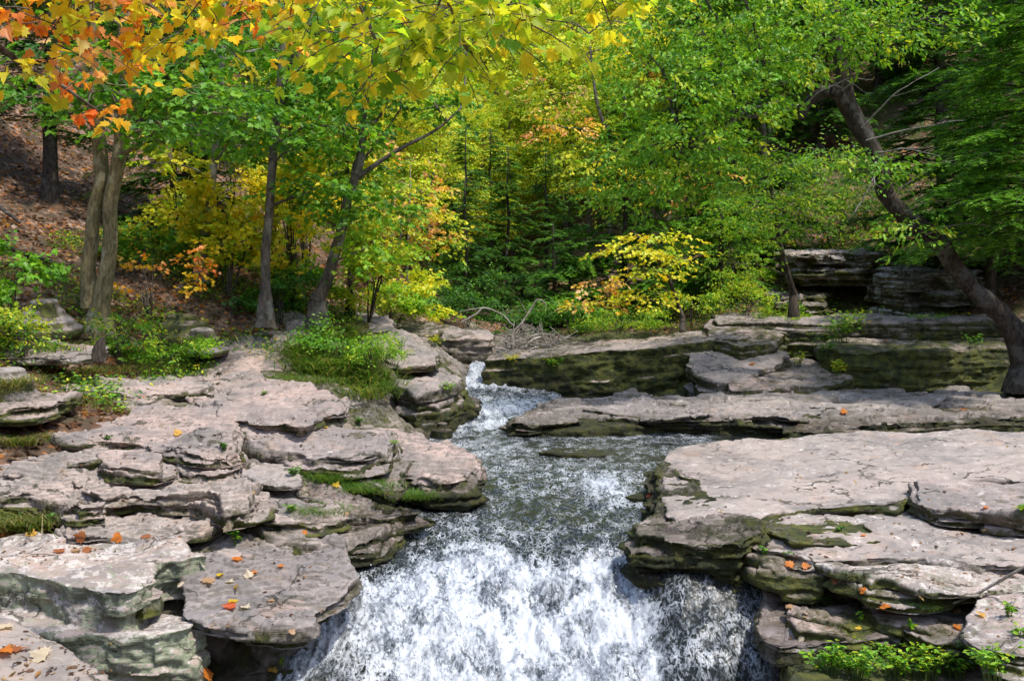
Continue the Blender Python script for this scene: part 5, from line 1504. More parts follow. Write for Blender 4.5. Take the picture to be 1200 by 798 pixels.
for kind, px, Y, sc in [('hem', 545, 35, .62), ('hem', 595, 36, .58), ('hem', 640, 37, .55), ('hem', 515, 39, .62), ('hem', 575, 41, .7), ('hem', 668, 33, .42), ('lime', 600, 47, .75), ('lime', 560, 45, .7), ('lime', 640, 49, .85), ('yellow', 530, 46, .8), ('lime', 690, 44, .8),
                        ('lime', 560, 54, 1.0), ('lime', 620, 56, 1.1), ('lime', 670, 52, 1.0), ('orange', 710, 55, 1.0), ('lime', 590, 62, 1.1), ('orange', 640, 63, 1.2), ('lime', 700, 64, 1.2), ('lime', 540, 66, 1.2),
                        ('lime', 505, 37, .65), ('green', 470, 42, .9), ('yellow', 440, 38, .8), ('lime', 520, 49, 1.0), ('yellow', 545, 47, .9), ('lime', 480, 52, 1.1), ('yellow', 400, 44, 1.0), ('lime', 350, 42, 1.0), ('yellow', 300, 46, 1.0), ('green', 420, 54, 1.1),
                        ('lime', 740, 46, .9), ('green', 800, 40, .9), ('lime', 760, 50, 1.1), ('green', 850, 44, 1.1), ('green', 900, 38, 1.0), ('hem', 820, 36, .9), ('green', 960, 46, 1.1), ('lime', 715, 41, .7), ('hem', 960, 38, 1.0), ('hem', 1030, 40, 1.1), ('hem', 1100, 38, 1.0), ('hem', 1170, 42, 1.1), ('hem', 1240, 36, 1.0), ('hem', 1060, 48, 1.1), ('hem', 1180, 52, 1.2), ('green', 1000, 54, 1.2), ('lime', 830, 56, 1.2), ('green', 900, 58, 1.2), ('lime', 960, 62, 1.2), ('green', 1100, 62, 1.2),
                        ('hem', 250, 38, 1.0), ('hem', 180, 36, 1.0), ('hem', 110, 40, 1.1), ('green', 210, 46, 1.1), ('green', 130, 48, 1.1), ('green', 60, 42, 1.1), ('lime', 20, 46, 1.1), ('hem', 320, 52, 1.1), ('green', 260, 56, 1.2), ('yellow', 180, 56, 1.2), ('green', 60, 58, 1.2), ('lime', 380, 60, 1.2), ('green', 470, 66, 1.2), ('green', -40, 50, 1.2), ('hem', -20, 38, 1.0), ('green', 780, 66, 1.2), ('green', 860, 70, 1.2), ('green', 620, 70, 1.2), ('green', 1050, 72, 1.3), ('green', 320, 70, 1.3)]:
    put(kind, px, Y, sc)

# ----------------------------------------------------------------- left bank trees
MAPG = [('green', 3), ('bright', 1.5)]
tree('maple_tree', 'olive barked twin trunk maple rooted beside the path on the left bank', 'tree',
     [(116, 372, 17, .16), (124, 320, 17, .125), (132, 250, 17, .118), (138, 180, 17, .112), (143, 90, 17, .10), (150, -60, 17, .10), (155, -200, 17, .06)],
     [(90, 120, 16, (1.0, 1.0, .35), 60), (200, 110, 16, (1.0, 1.0, .30), 70), (170, 70, 16.5, (1.2, 1.2, .4), 70), (250, 120, 16, (.8, .9, .3), 60), (40, 80, 16, (1.0, 1.0, .4), 60), (300, 140, 16.5, (.7, .8, .25), 45), (120, 20, 17, (1.4, 1.2, .5), 60), (230, 40, 17, (1.2, 1.2, .5), 60), (60, -60, 17, (1.6, 1.5, .6), 50), (220, -60, 17, (1.6, 1.5, .6), 50), (190, 150, 15.5, (.8, .8, .2), 45), (120, 95, 15.5, (.8, .8, .2), 40)],
     MAPG, .12, MAPLE_S, BARK_OLIVE, 51, dens=.6, flat=.22, tilt=.35, sides=16, stems=[[(104, 362, 17.15, .15), (106, 310, 17.2, .12), (112, 250, 17.2, .108), (116, 180, 17.1, .12), (112, 90, 17.2, .10), (100, -40, 17.2, .07)]], limb_r=.04)
tree('maple_tree', 'slim pale trunk with bright green maple leaves, second from the twin trunk', 'tree',
     [(236, 302, 20.5, .10), (243, 260, 20.5, .085), (250, 200, 20.5, .08), (257, 130, 20.5, .075), (262, 40, 20.5, .06), (262, -120, 20.5, .04)],
     [(230, 150, 20, (1.0, 1.0, .3), 60), (300, 170, 20, (1.0, 1.0, .3), 60), (280, 120, 20, (1.1, 1.0, .4), 60), (340, 130, 20, (.9, .9, .3), 50), (200, 190, 20, (.7, .8, .25), 30, [('lime', 1), ('yellow', 1)]), (270, 50, 20.5, (1.3, 1.2, .5), 60), (330, 60, 20.5, (1.2, 1.2, .5), 60), (200, 60, 21, (1.2, 1.2, .5), 50), (270, -50, 20.5, (1.5, 1.5, .6), 60)],
     [('green', 2), ('bright', 2)], .125, MAPLE_S, BARK_PALE, 52, dens=.6, flat=.22, tilt=.35, limb_r=.03)
tree('maple_tree', 'thin straight dark trunk with a low fan of green leaves, middle of the left bank', 'tree',
     [(311, 352, 19, .10), (312, 290, 19, .085), (318, 210, 19, .08), (325, 130, 19, .075), (333, 50, 19, .065), (340, -60, 19, .05), (345, -160, 19, .03)],
     [(345, 170, 18.5, (.9, .9, .3), 55), (370, 220, 18.5, (.8, .8, .3), 50), (360, 110, 18.5, (1.0, 1.0, .4), 60), (290, 100, 18.5, (1.0, 1.0, .35), 50), (400, 150, 18.5, (.9, .9, .35), 55), (385, 80, 18.5, (1.0, 1.0, .4), 55), (340, 20, 19, (1.3, 1.3, .5), 60), (420, 40, 19, (1.2, 1.2, .5), 55), (380, -60, 19, (1.5, 1.5, .6), 50)],
     [('green', 3), ('bright', 2)], .12, MAPLE_S, BARK, 53, dens=.68, flat=.22, tilt=.35, limb_r=.03)
tree('maple_tree', 'leaning grey trunk forking above yellow bushes, nearest the stream on the left', 'tree',
     [(372, 352, 20, .13), (386, 320, 20, .115), (399, 270, 20, .10), (410, 225, 20, .09), (420, 190, 20, .07), (430, 120, 20, .055), (440, 40, 20, .04)],
     [(440, 240, 19.5, (.7, .8, .4), 55), (400, 230, 19.5, (.8, .8, .4), 55), (430, 290, 19.5, (.8, .8, .4), 55, [('bright', 2), ('lime', 1)]), (470, 110, 20, (1.0, 1.0, .4), 60), (430, 90, 20, (1.0, 1.0, .4), 60), (510, 120, 20, (.8, .8, .35), 50), (410, 150, 20, (.8, .9, .4), 45), (470, 40, 20.5, (1.2, 1.2, .5), 60), (540, 30, 21, (.9, 1.0, .4), 34)],
     [('green', 3), ('bright', 2), ('lime', .4)], .115, MAPLE_S, BARK, 54, dens=.8, flat=.28, tilt=.4, limbs=[[(412, 215, 20, .055), (440, 192, 20, .045), (480, 170, 20, .036), (515, 150, 20, .028), (540, 128, 20, .018)], [(414, 210, 20, .05), (416, 190, 20.2, .04), (430, 160, 20.3, .03), (452, 125, 20.4, .02)], [(419, 195, 20, .03), (455, 150, 20, .02), (470, 128, 20, .014)]], limb_r=.026)
tree('maple_tree', 'slender dark stem standing right beside the leaning grey trunk', 'tree', [(410, 352, 22, .07), (411, 300, 22, .06), (409, 240, 22, .055), (404, 160, 22, .045), (400, 60, 22, .03)],
     [(390, 180, 22, (.9, .9, .4), 50), (425, 200, 22, (.8, .9, .4), 50), (410, 120, 22, (1.1, 1.1, .4), 50)], [('green', 2), ('lime', 1)], .12, MAPLE_S, BARK_DARK, 55, sides=8, limb_r=.02)
for i, (px, py, Y, w_, hh, lb) in enumerate([(457, 362, 28, .10, 130, 'pale stub-like stem among yellow leaves left of the ravine end'), (466, 360, 27.5, .045, 120, 'thin pale sapling stem beside the pale stub-like one'),
                                             (476, 358, 28.5, .05, 150, 'thin leaning sapling stem nearest the dark end of the ravine'), (296, 300, 25, .07, 180, 'dark slender stem behind the low fan of green leaves'), (203, 290, 25, .10, 230, 'shaded trunk on the slope behind the pale slim maple')]):
    tree('young_tree', lb, 'tree', [(px, py, Y, w_), (px + 2, py - hh * .4, Y, w_ * .8), (px + 5, py - hh, Y, w_ * .5)],
         [(px + dx, py - hh * f, Y, (.9, .9, .30), 26 if i < 3 else 40) for dx, f in ((-20, .75), (25, .9), (5, 1.15), (35, .6), (-30, 1.0))], [('yellow', 2), ('lime', 2.5), ('bright', 1.5), ('peach', .6)] if i < 3 else [('yellow', 2), ('lime', 2), ('green', 1)], .12, RHOMB, BARK_PALE if i < 3 else BARK_DARK, 60 + i, sides=8, limb_r=.016)
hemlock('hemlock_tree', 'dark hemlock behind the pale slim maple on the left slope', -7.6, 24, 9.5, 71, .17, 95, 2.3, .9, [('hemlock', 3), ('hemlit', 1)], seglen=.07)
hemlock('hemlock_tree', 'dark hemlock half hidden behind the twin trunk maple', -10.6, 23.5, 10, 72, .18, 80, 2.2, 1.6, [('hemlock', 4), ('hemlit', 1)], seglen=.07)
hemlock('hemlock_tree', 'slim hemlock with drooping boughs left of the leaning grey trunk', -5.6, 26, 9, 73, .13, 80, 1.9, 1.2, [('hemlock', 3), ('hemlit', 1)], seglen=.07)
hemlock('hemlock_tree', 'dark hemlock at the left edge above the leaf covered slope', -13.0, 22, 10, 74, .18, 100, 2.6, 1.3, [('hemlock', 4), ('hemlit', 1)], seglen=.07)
# big shaded stump-like trunks behind the hemlock
tree('old_tree', 'broad shaded trunk deep in the hemlock shade on the left slope', 'tree', [(240, 250, 24, .42), (236, 200, 24, .33), (228, 140, 24, .3), (222, 40, 24, .26), (215, -100, 24, .2)],
     [(230, 20, 24, (1.6, 1.5, .6), 60), (170, 0, 24, (1.5, 1.5, .6), 60), (290, -10, 24, (1.5, 1.5, .6), 60)], [('green', 2), ('deep', 2)], .13, RHOMB, BARK_DARK, 75, limb_r=.06)


# shrubs: several stems, no single trunk
def shrub(name, label, px, py, Y, w_, h_, pal, size, seed, n=7, ns=26, tpl=MAPLE_S, per=8, stems=5, cat='shrub', bark=None, L=(.2, .45), droop=.25, base=None, flat=.4):
    r = np.random.default_rng(seed)
    b = P(px, py, Y) if base is None else np.array(base, float)
    if base is None: b[2] = min(b[2], gz(b[0], b[1]) + .1) if Y > 12 else b[2]
    T = Tubes(); LV = Leaves()
    tips = []
    for k in range(stems):
        a = r.uniform(0, 6.28); rr_ = w_ * r.uniform(.1, .5)
        tip = b + np.array([math.cos(a) * rr_, math.sin(a) * rr_ * .8, h_ * r.uniform(.5, .95)])
        T.add(wob(curve([b + [math.cos(a) * .03, math.sin(a) * .03, -.08], (b + tip) / 2 + [0, 0, h_ * .1], tip], 7), .03, r), np.linspace(.006 + .008 * h_, .003, 7), 5)
        tips.append(tip)
    for k in range(n):
        a = r.uniform(0, 6.28); q = r.random() ** .5
        u = r.uniform(.25, 1)
        c = b + np.array([math.cos(a) * w_ * .5 * q, math.sin(a) * w_ * .45 * q, h_ * u])
        t0 = tips[k % len(tips)]
        T.add(curve([b + (t0 - b) * .4, (c + t0) / 2, c], 5), np.linspace(.006, .002, 5), 4)
        clump_leaves(LV, c, (w_ * .22, w_ * .22, h_ * .12), ns, per, size, pal, tpl, r, out_from=b, L=(L[0] * min(1, w_), L[1] * min(1, w_)), droop=droop, flat=flat)
    root = empty(name, Vector([float(v) for v in b]), label, cat)
    link(bpy.data.objects.new('stem', T.build('stem', bark or BARK_DARK, b)), root)
    link(bpy.data.objects.new('foliage', LV.build('foliage', LEAF, b)), root)
    return root


Y_ = [('yellow', 3), ('gold', .6), ('lime', 2)]
shrub('sapling', 'orange leaved sapling low on the slope right of the twin trunk', 178, 345, 18.5, 1.5, 1.25, [('orange', 1.5), ('gold', 2), ('peach', 1)], .09, 81, 7, 6, cat='sapling')
shrub('sapling', 'yellow leaved sapling beside the thin straight dark trunk', 268, 345, 20.5, 1.6, 2.3, Y_, .11, 82, 10, 22, cat='sapling')
shrub('sapling', 'tall yellow sapling between the thin dark trunk and the leaning one', 345, 340, 21, 1.7, 3.0, Y_, .11, 83, 13, 20, cat='sapling')
shrub('sapling', 'gold leaved sapling filling the gap behind the leaning grey trunk', 360, 320, 24, 2.2, 3.2, [('gold', 1), ('yellow', 3), ('lime', 1)], .12, 84, 13, 20, cat='sapling')
shrub('sapling', 'lime leaved bush at the foot of the leaning grey trunk', 432, 352, 21.5, 1.5, 1.9, [('lime', 3), ('bright', 1), ('yellow', 1)], .10, 85, 10, 26, cat='bush')
shrub('sapling', 'yellowish bush on the bank at the ravine mouth, right of the lime one', 462, 368, 24.5, 1.9, 1.6, [('lime', 2), ('yellow', 2), ('bright', 1)], .09, 86, 10, 26, cat='bush')
shrub('sapling', 'peach coloured sapling spreading over the dark end of the ravine', 490, 345, 29, 1.8, 3.8, [('peach', 2), ('yellow', 1), ('gold', 1)], .12, 87, 9, 16, cat='sapling')
shrub('sapling', 'small yellow sapling under the pale slim maple', 214, 330, 22, 1.4, 2.8, [('yellow', 2), ('lime', 2)], .11, 88, 9, 16, cat='sapling')
for i, (x, y, w_, h_, pal, lb) in enumerate([(-6.2, 21.2, 1.5, 1.2, [('green', 2), ('lime', 1)], 'green shrub at the foot of the pale slim maple'), (-7.4, 20.4, 1.4, .8, [('green', 2), ('bright', 1), ('gold', .4)], 'low shrub on the slope behind the orange sapling'), (-5.2, 22.8, 1.8, 2.6, [('yellow', 3), ('gold', 1), ('lime', 1)], 'yellow sapling behind the thin straight trunk, deeper in the wood'),
                                             (-7.0, 25.5, 2.2, 3.0, [('lime', 2), ('yellow', 2)], 'pale yellow sapling far back between the two left maples'), (-4.4, 21.3, 1.3, .9, [('bright', 2), ('lime', 1)], 'low bright shrub beside the roots of the thin straight trunk'), 
                                             (-2.9, 23.2, 1.3, 1.0, [('lime', 2), ('bright', 2)], 'leafy weeds on the bank above the hunched rock'), (-3.4, 27.0, 1.8, 2.6, [('lime', 2), ('yellow', 1), ('peach', .5)], 'pale saplings at the left side of the ravine end')]):
    shrub('shrub', lb, 0, 0, 20, w_, h_, pal, .085, 141 + i, 10, 24, base=(x, y, gz(x, y) - .02), cat='shrub')
for i, (x, y, w_, h_, pal, lb) in enumerate([(7.4, 29.6, 2.6, 1.8, [('green', 2), ('bright', 1.5)], 'green bush on the slope above the rock shelter'), (9.6, 30.5, 2.6, 1.6, [('green', 2), ('lime', 1)], 'bush uphill of the pale leaning slab'), (6.2, 29.0, 2.2, 1.8, [('lime', 2), ('bright', 2)], 'lime bush left of the rock shelter roof'), (11.4, 31.5, 2.8, 1.8, [('deep', 2), ('green', 2)], 'dark bush between hemlocks on the right slope'), (8.8, 33.5, 3.0, 2.4, [('green', 2), ('bright', 1), ('orange', .3)], 'tall bush higher up the right slope'), (5.0, 30.5, 2.4, 2.0, [('bright', 2), ('lime', 1)], 'bright bush behind the yellow sapling')]):
    shrub('shrub', lb, 0, 0, 20, w_, h_, pal, .09, 161 + i, 12, 28, base=(x, y, gz(x, y) - .02), tpl=OVAL)
shrub('shrub', 'bright green shrub at the left edge above the rocks', 14, 300, 15, 1.0, 1.3, [('bright', 2), ('green', 1)], .10, 89, 6, 14)
shrub('shrub', 'dark green shrub in the shade below the gold sapling', 330, 352, 20.0, 1.2, .9, [('green', 2), ('deep', 1)], .08, 90, 8, 22)
shrub('shrub', 'leafy green shrub growing from the top of the grassy hump', 392, 432, 18.2, 1.0, .75, [('bright', 2), ('green', 2)], .06, 91, 9, 26, tpl=OVAL)
shrub('shrub', 'tall weedy green plant on the right shoulder of the grassy hump', 436, 442, 17.6, .8, .8, [('bright', 2), ('lime', 1)], .05, 92, 8, 26, tpl=OVAL)
shrub('shrub', 'broad low leafy plant at the foot of the grassy left bank', 190, 436, 16.8, 1.3, .6, [('bright', 3), ('lime', .5)], .07, 93, 9, 22, tpl=OVAL)
shrub('shrub', 'low leafy plant beside the twin trunk roots', 140, 402, 16.6, 1.0, .55, [('green', 2), ('lime', 1)], .07, 94, 8, 18, tpl=OVAL)
shrub('shrub', 'lime green weeds beside the path at the left edge', 30, 398, 14.5, 1.2, .8, [('lime', 2), ('green', 2), ('yellow', .5)], .07, 95, 8, 18, tpl=OVAL)

# ----------------------------------------------------------------- right bank trees
BR = [('bright', 4), ('green', 1.3), ('lime', 1.2)]
tree('birch_tree', 'gnarled dark tree leaning left over the stream from the right bank', 'tree',
     [(1206, 428, 19.0, .24), (1180, 378, 19.0, .19), (1140, 335, 19.0, .165), (1095, 285, 19, .17), (1050, 238, 19, .155), (1022, 185, 19, .15), (1002, 140, 19, .165), (990, 105, 19, .15), (984, 60, 19, .10), (980, 0, 19, .10), (975, -120, 19, .06)],
     [(760, 60, 18, (1.0, 1.0, .45), 80), (820, 30, 18.5, (1.2, 1.1, .5), 90), (880, 20, 18, (1.1, 1.0, .5), 90), (940, 20, 18, (1.0, 1.0, .4), 80), (1000, 10, 18, (1.0, 1.0, .4), 80), (790, 110, 17.5, (1.0, 1.0, .45), 95), (850, 85, 17.5, (1.0, 1.0, .4), 90), (910, 70, 17.5, (.9, .9, .35), 80), (965, 50, 17.5, (.9, .9, .3), 70), (1030, 40, 18, (.9, .9, .35), 60), (1040, 195, 18, (.5, .5, .25), 30), (1068, 262, 18, (.5, .5, .25), 30), (1090, 20, 18, (.9, .9, .4), 50), (1000, 200, 18.2, (.5, .5, .25), 24),
      (810, 160, 17.5, (.9, .9, .4), 95), (760, 170, 18, (.9, .9, .45), 90), (870, 130, 17.5, (.8, .8, .35), 80), (740, 220, 18.5, (.8, .8, .4), 80), (800, 215, 18, (.8, .8, .35), 80), (860, 190, 18, (.8, .8, .3), 75), (850, -50, 18.5, (1.5, 1.4, .6), 80), (980, -60, 18.5, (1.5, 1.4, .6), 70), (780, -60, 19, (1.4, 1.4, .6), 70)],
     BR, .095, OVAL, BARK_DARK, 101, sides=18, rough=.22, per=11, L=(.3, .65), limb_r=.03, limbs=[[(1000, 135, 19, .15), (975, 108, 18.9, .13), (950, 120, 18.8, .10), (938, 138, 18.7, .06)], [(975, 112, 18.9, .08), (945, 98, 18.8, .05), (900, 105, 18.6, .035), (860, 135, 18.4, .03), (825, 158, 18.2, .018)],
                                                             [(940, 125, 18.8, .06), (895, 135, 18.6, .05), (850, 145, 18.3, .035), (800, 172, 18, .02)], [(992, 112, 18.9, .03), (972, 95, 18.7, .022), (968, 70, 18.6, .016)]], flat=.5, tilt=.55, droop=.4, shell=.38)
_birch = [o for o in bpy.data.objects if o.get('label', '').startswith('gnarled dark tree')][0]
_T = Tubes(); _r = np.random.default_rng(303)
for a_ in [[(985, 108, 18.8), (1000, 95, 18.6), (1006, 88, 18.4)], [(940, 125, 18.6), (958, 110, 18.4), (988, 95, 18.3), (995, 92, 18.2)], [(1030, 200, 18.7), (1010, 235, 18.3), (1000, 250, 18.2)], [(1026, 190, 18.8), (1024, 215, 18.5), (1018, 228, 18.4)], [(1010, 150, 18.8), (1050, 110, 18.4), (1100, 80, 18.1)], [(1015, 165, 18.8), (1070, 150, 18.4), (1130, 140, 18)],
           [(1022, 180, 18.9), (1065, 175, 18.4), (1100, 182, 18.1)], [(1045, 230, 18.8), (1085, 200, 18.4), (1120, 188, 18)], [(1060, 248, 18.8), (1100, 235, 18.4), (1140, 240, 18)], [(1085, 275, 18.8), (1130, 262, 18.3), (1180, 270, 18)], [(920, 118, 18.5), (880, 128, 18.2), (850, 150, 18), (840, 168, 17.9)], [(1000, 60, 18.8), (1050, 30, 18.4), (1085, 22, 18.1)]]:
    q_ = wob(curve([P(*p_) for p_ in a_], 12), .05, _r, 3)
    _T.add(q_, np.linspace(.020, .006, 12), 5)
    for k_ in (5, 8): _T.add(wob(curve([q_[k_], q_[k_] + _r.normal(size=3) * .12 + (q_[-1] - q_[0]) * .2], 6), .03, _r, 3), np.linspace(.009, .003, 6), 4)
link(bpy.data.objects.new('dead_twig', _T.build('dead_twig', DEADWOOD, np.array(_birch.location))), _birch)
tree('beech_tree', 'lime green understory tree in front of the hemlock shade, right of centre', 'tree', [(930, 345, 22.5, .07), (915, 290, 22, .055), (905, 230, 21.5, .045), (890, 170, 21, .03)],
     [(930, 190, 20.5, (.9, .9, .25), 70), (980, 180, 20.5, (.8, .8, .25), 60), (890, 230, 20.5, (.9, .9, .3), 70), (940, 240, 20.5, (.8, .8, .25), 60), (880, 270, 21, (.8, .8, .3), 50), (850, 310, 22, (.8, .8, .3), 50), (990, 225, 20.5, (.6, .7, .2), 40), (860, 250, 21, (.7, .7, .3), 50), (950, 265, 21, (.5, .6, .2), 24)],
     [('lime', 1.6), ('bright', 3), ('green', 1)], .085, OVAL, BARK_DARK, 102, sides=8, limb_r=.018, flat=.25, tilt=.3)
tree('maple_tree', 'yellow leaved sapling reaching out above the centre boulder', 'tree', [(800, 372, 25, .05), (785, 330, 24.8, .042), (765, 295, 24.5, .035), (740, 270, 24.2, .02)],
     [(735, 292, 24, (.8, .8, .10), 26), (775, 276, 24, (.7, .8, .10), 24), (712, 332, 24, (.6, .8, .08), 16, [('gold', 1), ('peach', 2), ('yellow', 1)]), (755, 318, 24, (.7, .7, .10), 18), (795, 300, 24.2, (.6, .7, .2), 26, [('lime', 1), ('yellow', 1)]), (700, 355, 24, (.6, .6, .15), 26, [('peach', 1), ('gold', 1), ('lime', 1)]), (765, 345, 24, (.6, .6, .15), 26)],
     [('yellow', 3), ('gold', .4), ('lime', 2)], .10, MAPLE_S, BARK_DARK, 103, sides=8, limb_r=.014, flat=.2, tilt=.3)
tree('maple_tree', 'yellow and gold leaved tree behind the green crown, right of the ravine end', 'tree', [(770, 340, 31, .10), (745, 260, 31, .085), (725, 190, 31, .07), (700, 120, 31, .05), (690, 40, 31, .03)],
     [(690, 190, 30.5, (1.0, 1.0, .5), 55), (720, 210, 30.5, (1.0, 1.0, .5), 55, [('yellow', 3), ('gold', 1)]), (660, 150, 30.5, (1.0, 1.0, .5), 50, [('peach', 2), ('yellow', 1), ('gold', 1)]), (650, 110, 31, (1.2, 1.2, .5), 50, [('lime', 2), ('peach', 1)]), (800, 220, 29, (1.0, 1.0, .5), 45, [('peach', 2), ('gold', 1)]), (820, 200, 28.5, (1.0, 1.0, .4), 45, [('peach', 1), ('yellow', 2)]), (690, 60, 31, (1.3, 1.3, .6), 55), (740, 30, 31, (1.2, 1.2, .5), 50), (640, 40, 32, (1.5, 1.4, .6), 55)],
     [('lime', 2), ('yellow', 2)], .13, RHOMB, BARK, 104, sides=8, limb_r=.03)
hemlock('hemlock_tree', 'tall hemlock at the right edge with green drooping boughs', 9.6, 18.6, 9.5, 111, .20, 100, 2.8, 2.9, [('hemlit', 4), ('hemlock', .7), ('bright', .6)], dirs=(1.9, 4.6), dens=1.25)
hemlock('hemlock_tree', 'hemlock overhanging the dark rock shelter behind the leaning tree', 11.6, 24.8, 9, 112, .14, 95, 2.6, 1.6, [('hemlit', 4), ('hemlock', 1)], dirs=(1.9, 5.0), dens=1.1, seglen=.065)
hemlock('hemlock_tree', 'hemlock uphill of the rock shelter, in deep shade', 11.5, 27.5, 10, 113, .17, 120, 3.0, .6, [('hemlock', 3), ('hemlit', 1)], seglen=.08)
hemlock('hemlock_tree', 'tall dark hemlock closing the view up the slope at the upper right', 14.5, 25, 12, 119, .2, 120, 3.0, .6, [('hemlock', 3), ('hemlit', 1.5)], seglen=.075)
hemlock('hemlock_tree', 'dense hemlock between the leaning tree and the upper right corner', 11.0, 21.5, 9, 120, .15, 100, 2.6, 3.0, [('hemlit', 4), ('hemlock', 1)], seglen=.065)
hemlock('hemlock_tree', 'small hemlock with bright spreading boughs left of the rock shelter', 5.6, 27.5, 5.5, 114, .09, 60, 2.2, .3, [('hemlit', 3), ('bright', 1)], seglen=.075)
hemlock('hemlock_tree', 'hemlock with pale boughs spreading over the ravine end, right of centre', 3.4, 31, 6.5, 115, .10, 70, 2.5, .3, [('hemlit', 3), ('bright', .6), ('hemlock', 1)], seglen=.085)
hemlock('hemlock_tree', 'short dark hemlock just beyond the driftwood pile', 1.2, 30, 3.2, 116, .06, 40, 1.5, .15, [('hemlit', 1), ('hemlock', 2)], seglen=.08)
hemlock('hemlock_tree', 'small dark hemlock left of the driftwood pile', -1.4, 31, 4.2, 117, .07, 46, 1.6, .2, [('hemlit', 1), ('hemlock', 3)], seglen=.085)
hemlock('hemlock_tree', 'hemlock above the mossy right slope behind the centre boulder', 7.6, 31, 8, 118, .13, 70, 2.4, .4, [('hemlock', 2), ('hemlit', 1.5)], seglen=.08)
for i, (x, y, w_, h_, pal, lb) in enumerate([(4.6, 26.2, 1.8, .9, [('lime', 2), ('bright', 1), ('green', 1)], 'low mossy green shrub on the slope right of the yellow sapling'), (2.7, 26.0, 1.8, .6, [('lime', 2), ('bright', 2)], 'low yellow-green plants on top behind the centre boulder'),
                                             (5.8, 25.6, 1.4, 1.3, [('lime', 2), ('bright', 2), ('yellow', .5)], 'lime shrub beside the left foot of the rock shelter'), (6.6, 25.4, 1.0, .7, [('green', 2), ('lime', 1)], 'green shrub on the upper ledge under the rock shelter')]):
    shrub('shrub', lb, 0, 0, 20, w_, h_, pal, .07, 121 + i, 9, 24, tpl=OVAL, base=(x, y, gz(x, y) - .02))

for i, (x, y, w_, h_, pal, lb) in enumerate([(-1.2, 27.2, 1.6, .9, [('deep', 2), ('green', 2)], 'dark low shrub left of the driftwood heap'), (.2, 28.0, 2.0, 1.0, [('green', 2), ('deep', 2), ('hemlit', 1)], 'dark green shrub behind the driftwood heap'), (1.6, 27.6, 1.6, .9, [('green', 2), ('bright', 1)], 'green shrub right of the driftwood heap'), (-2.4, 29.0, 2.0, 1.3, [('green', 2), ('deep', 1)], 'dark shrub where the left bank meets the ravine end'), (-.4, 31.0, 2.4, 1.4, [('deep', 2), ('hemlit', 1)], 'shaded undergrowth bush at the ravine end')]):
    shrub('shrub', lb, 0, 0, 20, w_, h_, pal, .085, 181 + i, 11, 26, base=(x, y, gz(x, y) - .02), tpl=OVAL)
# ----------------------------------------------------------------- maples overhanging the picture from the near left bank
OY = [('yellow', 3.5), ('gold', 2), ('orange', .8), ('peach', 2), ('red', .15)]
tree('maple_tree', 'near maple with orange and yellow boughs hanging in from the upper left', 'tree',
     [('w', -5.0, 3.6, gz(-5.0, 3.6) - .1, .22), ('w', -4.9, 3.7, 2.8, .18), ('w', -4.7, 3.9, 4.6, .15), ('w', -4.5, 4.0, 6.5, .10)],
     [(20, -22, 5.6, (.38, .35, .14), 10), (70, -14, 5.8, (.38, .35, .14), 11, [('orange', 1.2), ('yellow', 2.5), ('peach', 2.5), ('red', .2)]), (120, -26, 5.9, (.38, .35, .14), 10), (110, 6, 5.8, (.30, .3, .12), 8, [('orange', 1.5), ('gold', 1), ('peach', 2.5), ('red', .3)]), (160, 2, 5.9, (.32, .3, .14), 10, [('yellow', 3), ('lime', 1)]), (205, -18, 6.0, (.38, .35, .14), 10, [('yellow', 3), ('lime', 1), ('gold', 1)]), (245, -2, 6.0, (.36, .3, .14), 9, [('yellow', 2), ('gold', 2)]), (290, 2, 6.2, (.28, .3, .14), 8, [('gold', 2), ('orange', 1), ('peach', 1)]), (170, 26, 5.9, (.18, .2, .08), 3, [('gold', 2), ('orange', 1)]),
      (60, 40, 5.7, (.3, .3, .12), 10, [('peach', 2), ('yellow', 2), ('orange', 1)]), (225, 45, 6.0, (.3, .3, .12), 9, [('yellow', 3), ('gold', 1)]), (5, 85, 5.6, (.2, .2, .08), 5, [('lime', 1), ('yellow', 2)]),
      (12, 10, 5.6, (.25, .3, .10), 4, [('orange', 2), ('peach', 1)]), (275, -22, 6.2, (.36, .3, .14), 8, [('gold', 2), ('yellow', 1)]), (10, 58, 5.8, (.20, .2, .08), 4, [('lime', 2), ('yellow', 3)]), (120, 86, 7.0, (.22, .2, .12), 4, [('orange', 3), ('gold', 1)]), (140, 122, 7.0, (.20, .2, .10), 4, [('orange', 2), ('gold', 2)]), (30, 42, 6, (.12, .2, .05), 3, [('orange', 2)]), (60, -58, 5.6, (.5, .4, .2), 12), (180, -58, 5.8, (.5, .4, .2), 12), (290, -50, 6.0, (.4, .4, .2), 8)],
     OY, .086, MAPLES, BARK, 201, leafmat=LEAF_NEAR, pen=0, limbs=[[('w', -4.6, 4.0, 5.2, .09), (-100, -160, 5.4, .06), (90, -95, 5.7, .045), (200, -75, 5.9, .03), (310, -70, 6.1, .018)], [('w', -4.8, 3.8, 3.3, .05), (-90, 40, 5.6, .028), (40, 85, 6.2, .016), (115, 130, 6.9, .008)], [(60, -100, 5.6, .03), (120, -40, 5.8, .018), (190, 20, 5.9, .009)]], per=6, L=(.2, .38), limb_r=.009, sub=2, twigs=True, limb_up=.12, droop=.45, flat=.45, tilt=.5)
LY = [('lime', 3.5), ('yellow', 1.0), ('bright', 1.6)]
